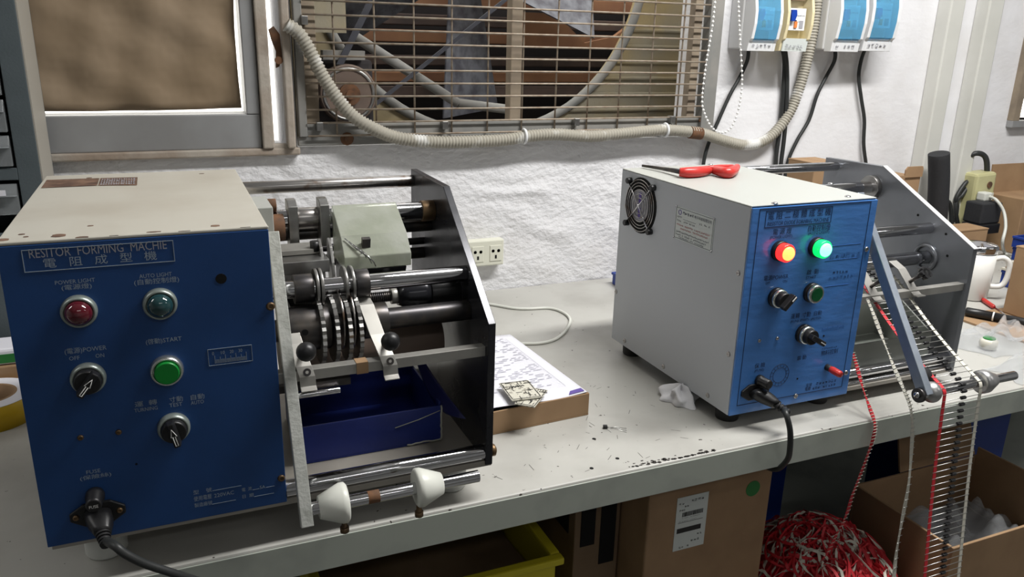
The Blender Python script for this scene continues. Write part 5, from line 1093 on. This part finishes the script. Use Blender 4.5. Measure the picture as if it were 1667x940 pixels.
o = MB().sheet(lambda a, b_: V((X0+.008+a*(X1-X0-.016), Y0+.008+b_*(Y1-Y0-.016), .50+.012*math.sin(a*9)*math.sin(b_*7))), 20, 16, .02).build('scrap', 'cardboard_dark', None); tag(o, 'brown scrap filling the yellow crate', 'scrap'); o['kind'] = 'stuff'
# open carton with plastic
oc = thing('open_carton', (1.31, .86, SZ), 'open brown carton in front at the lower right', 'box')
ox0, ox1, oy0, oy1, oz = 1.14, 1.47, .75, .965, .50
for n_, bxs in (('front_wall', (ox0, ox1, oy0, oy0+.005, SZ, oz)), ('back_wall', (ox0, ox1, oy1-.005, oy1, SZ, oz)), ('side_wall', (ox0, ox0+.005, oy0+.005, oy1-.005, SZ, oz)), ('side_wall', (ox1-.005, ox1, oy0+.005, oy1-.005, SZ, oz+.02)), ('bottom', (ox0, ox1, oy0, oy1, SZ-.0, SZ+.004))): MB().box(*bxs).build(n_, 'cardboard', oc, .001)
MB().add([(ox0+.12, oy1+.001, oz), (ox1, oy1+.001, oz), (ox1+.02, oy1+.05, oz+.085), (ox0+.15, oy1+.05, oz+.085), (ox0+.12, oy1+.005, oz), (ox1, oy1+.005, oz), (ox1+.02, oy1+.054, oz+.085), (ox0+.15, oy1+.054, oz+.085)], [(0, 1, 2, 3), (7, 6, 5, 4), (0, 4, 5, 1), (1, 5, 6, 2), (2, 6, 7, 3), (3, 7, 4, 0)]).build('flap', 'cardboard', oc)
bag((ox0+ox1)/2, (oy0+oy1)/2, .28, .18, .07, 'clear plastic bag lying inside the open carton under the bench', .40, 6)
MB().box(ox0+.006, ox1-.006, oy0+.006, oy1-.006, SZ+.004, .398).build('packed_contents', 'grey_side', oc)
# tape pile
random.seed(21); m = MB(); pcx, pcy, pz = .985, .89, .36
def heap(x, y): return pz+.118*max(0, 1-((x-pcx)/.17)**2-((y-pcy)/.15)**2)
m.sheet(lambda a, b_: V((.848+.274*a, pcy-.115+.24*b_, heap(.848+.274*a, pcy-.115+.24*b_)-.012)), 14, 12)
for k in range(330):
    m.cur = 0 if random.random() < .74 else 1
    x, y = pcx+random.gauss(0, .075), pcy+random.gauss(0, .06); R_ = random.uniform(.014, .05); a0 = random.uniform(0, 6.28); sp_ = random.uniform(1.5, 5.5); tilt = random.uniform(-.8, .8); pts_ = []
    for i in range(15):
        a = a0+sp_*i/14; px_, py_ = x+R_*math.cos(a)+.012*i/14, y+R_*.8*math.sin(a); px_ = min(max(px_, .845), 1.125); py_ = min(max(py_, .77), 1.02)
        pts_.append(V((px_, py_, heap(px_, py_)+.004+.5*R_*abs(math.sin(a*.7+tilt))*random.uniform(.85, 1.1))))
    m.ribbon(pts_, (lambda i, t_=tilt: (math.sin(t_+i*.2), .3*math.cos(i*.4), math.cos(t_+i*.2))), .0052, .0003)
pb = m.build('tape_offcuts', ['red_tape', 'white_tape'], None, kind='stuff', fix=False); tag(pb, 'tangled heap of red and white tape offcuts under the bench', 'tape offcuts')
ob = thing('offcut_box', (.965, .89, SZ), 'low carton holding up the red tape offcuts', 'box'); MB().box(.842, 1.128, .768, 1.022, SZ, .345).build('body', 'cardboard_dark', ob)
bin_(.86, 1.10, 1.10, 1.30, SZ, .60, 'dark blue bin deep under the bench behind the red offcuts')
bin_(1.40, 1.66, 1.03, 1.16, SZ, .66, 'tall blue bin under the bench at the right edge')
bag(1.56, 1.09, .18, .09, .05, 'clear plastic bag hanging over the blue bin under the bench', .662, 9)
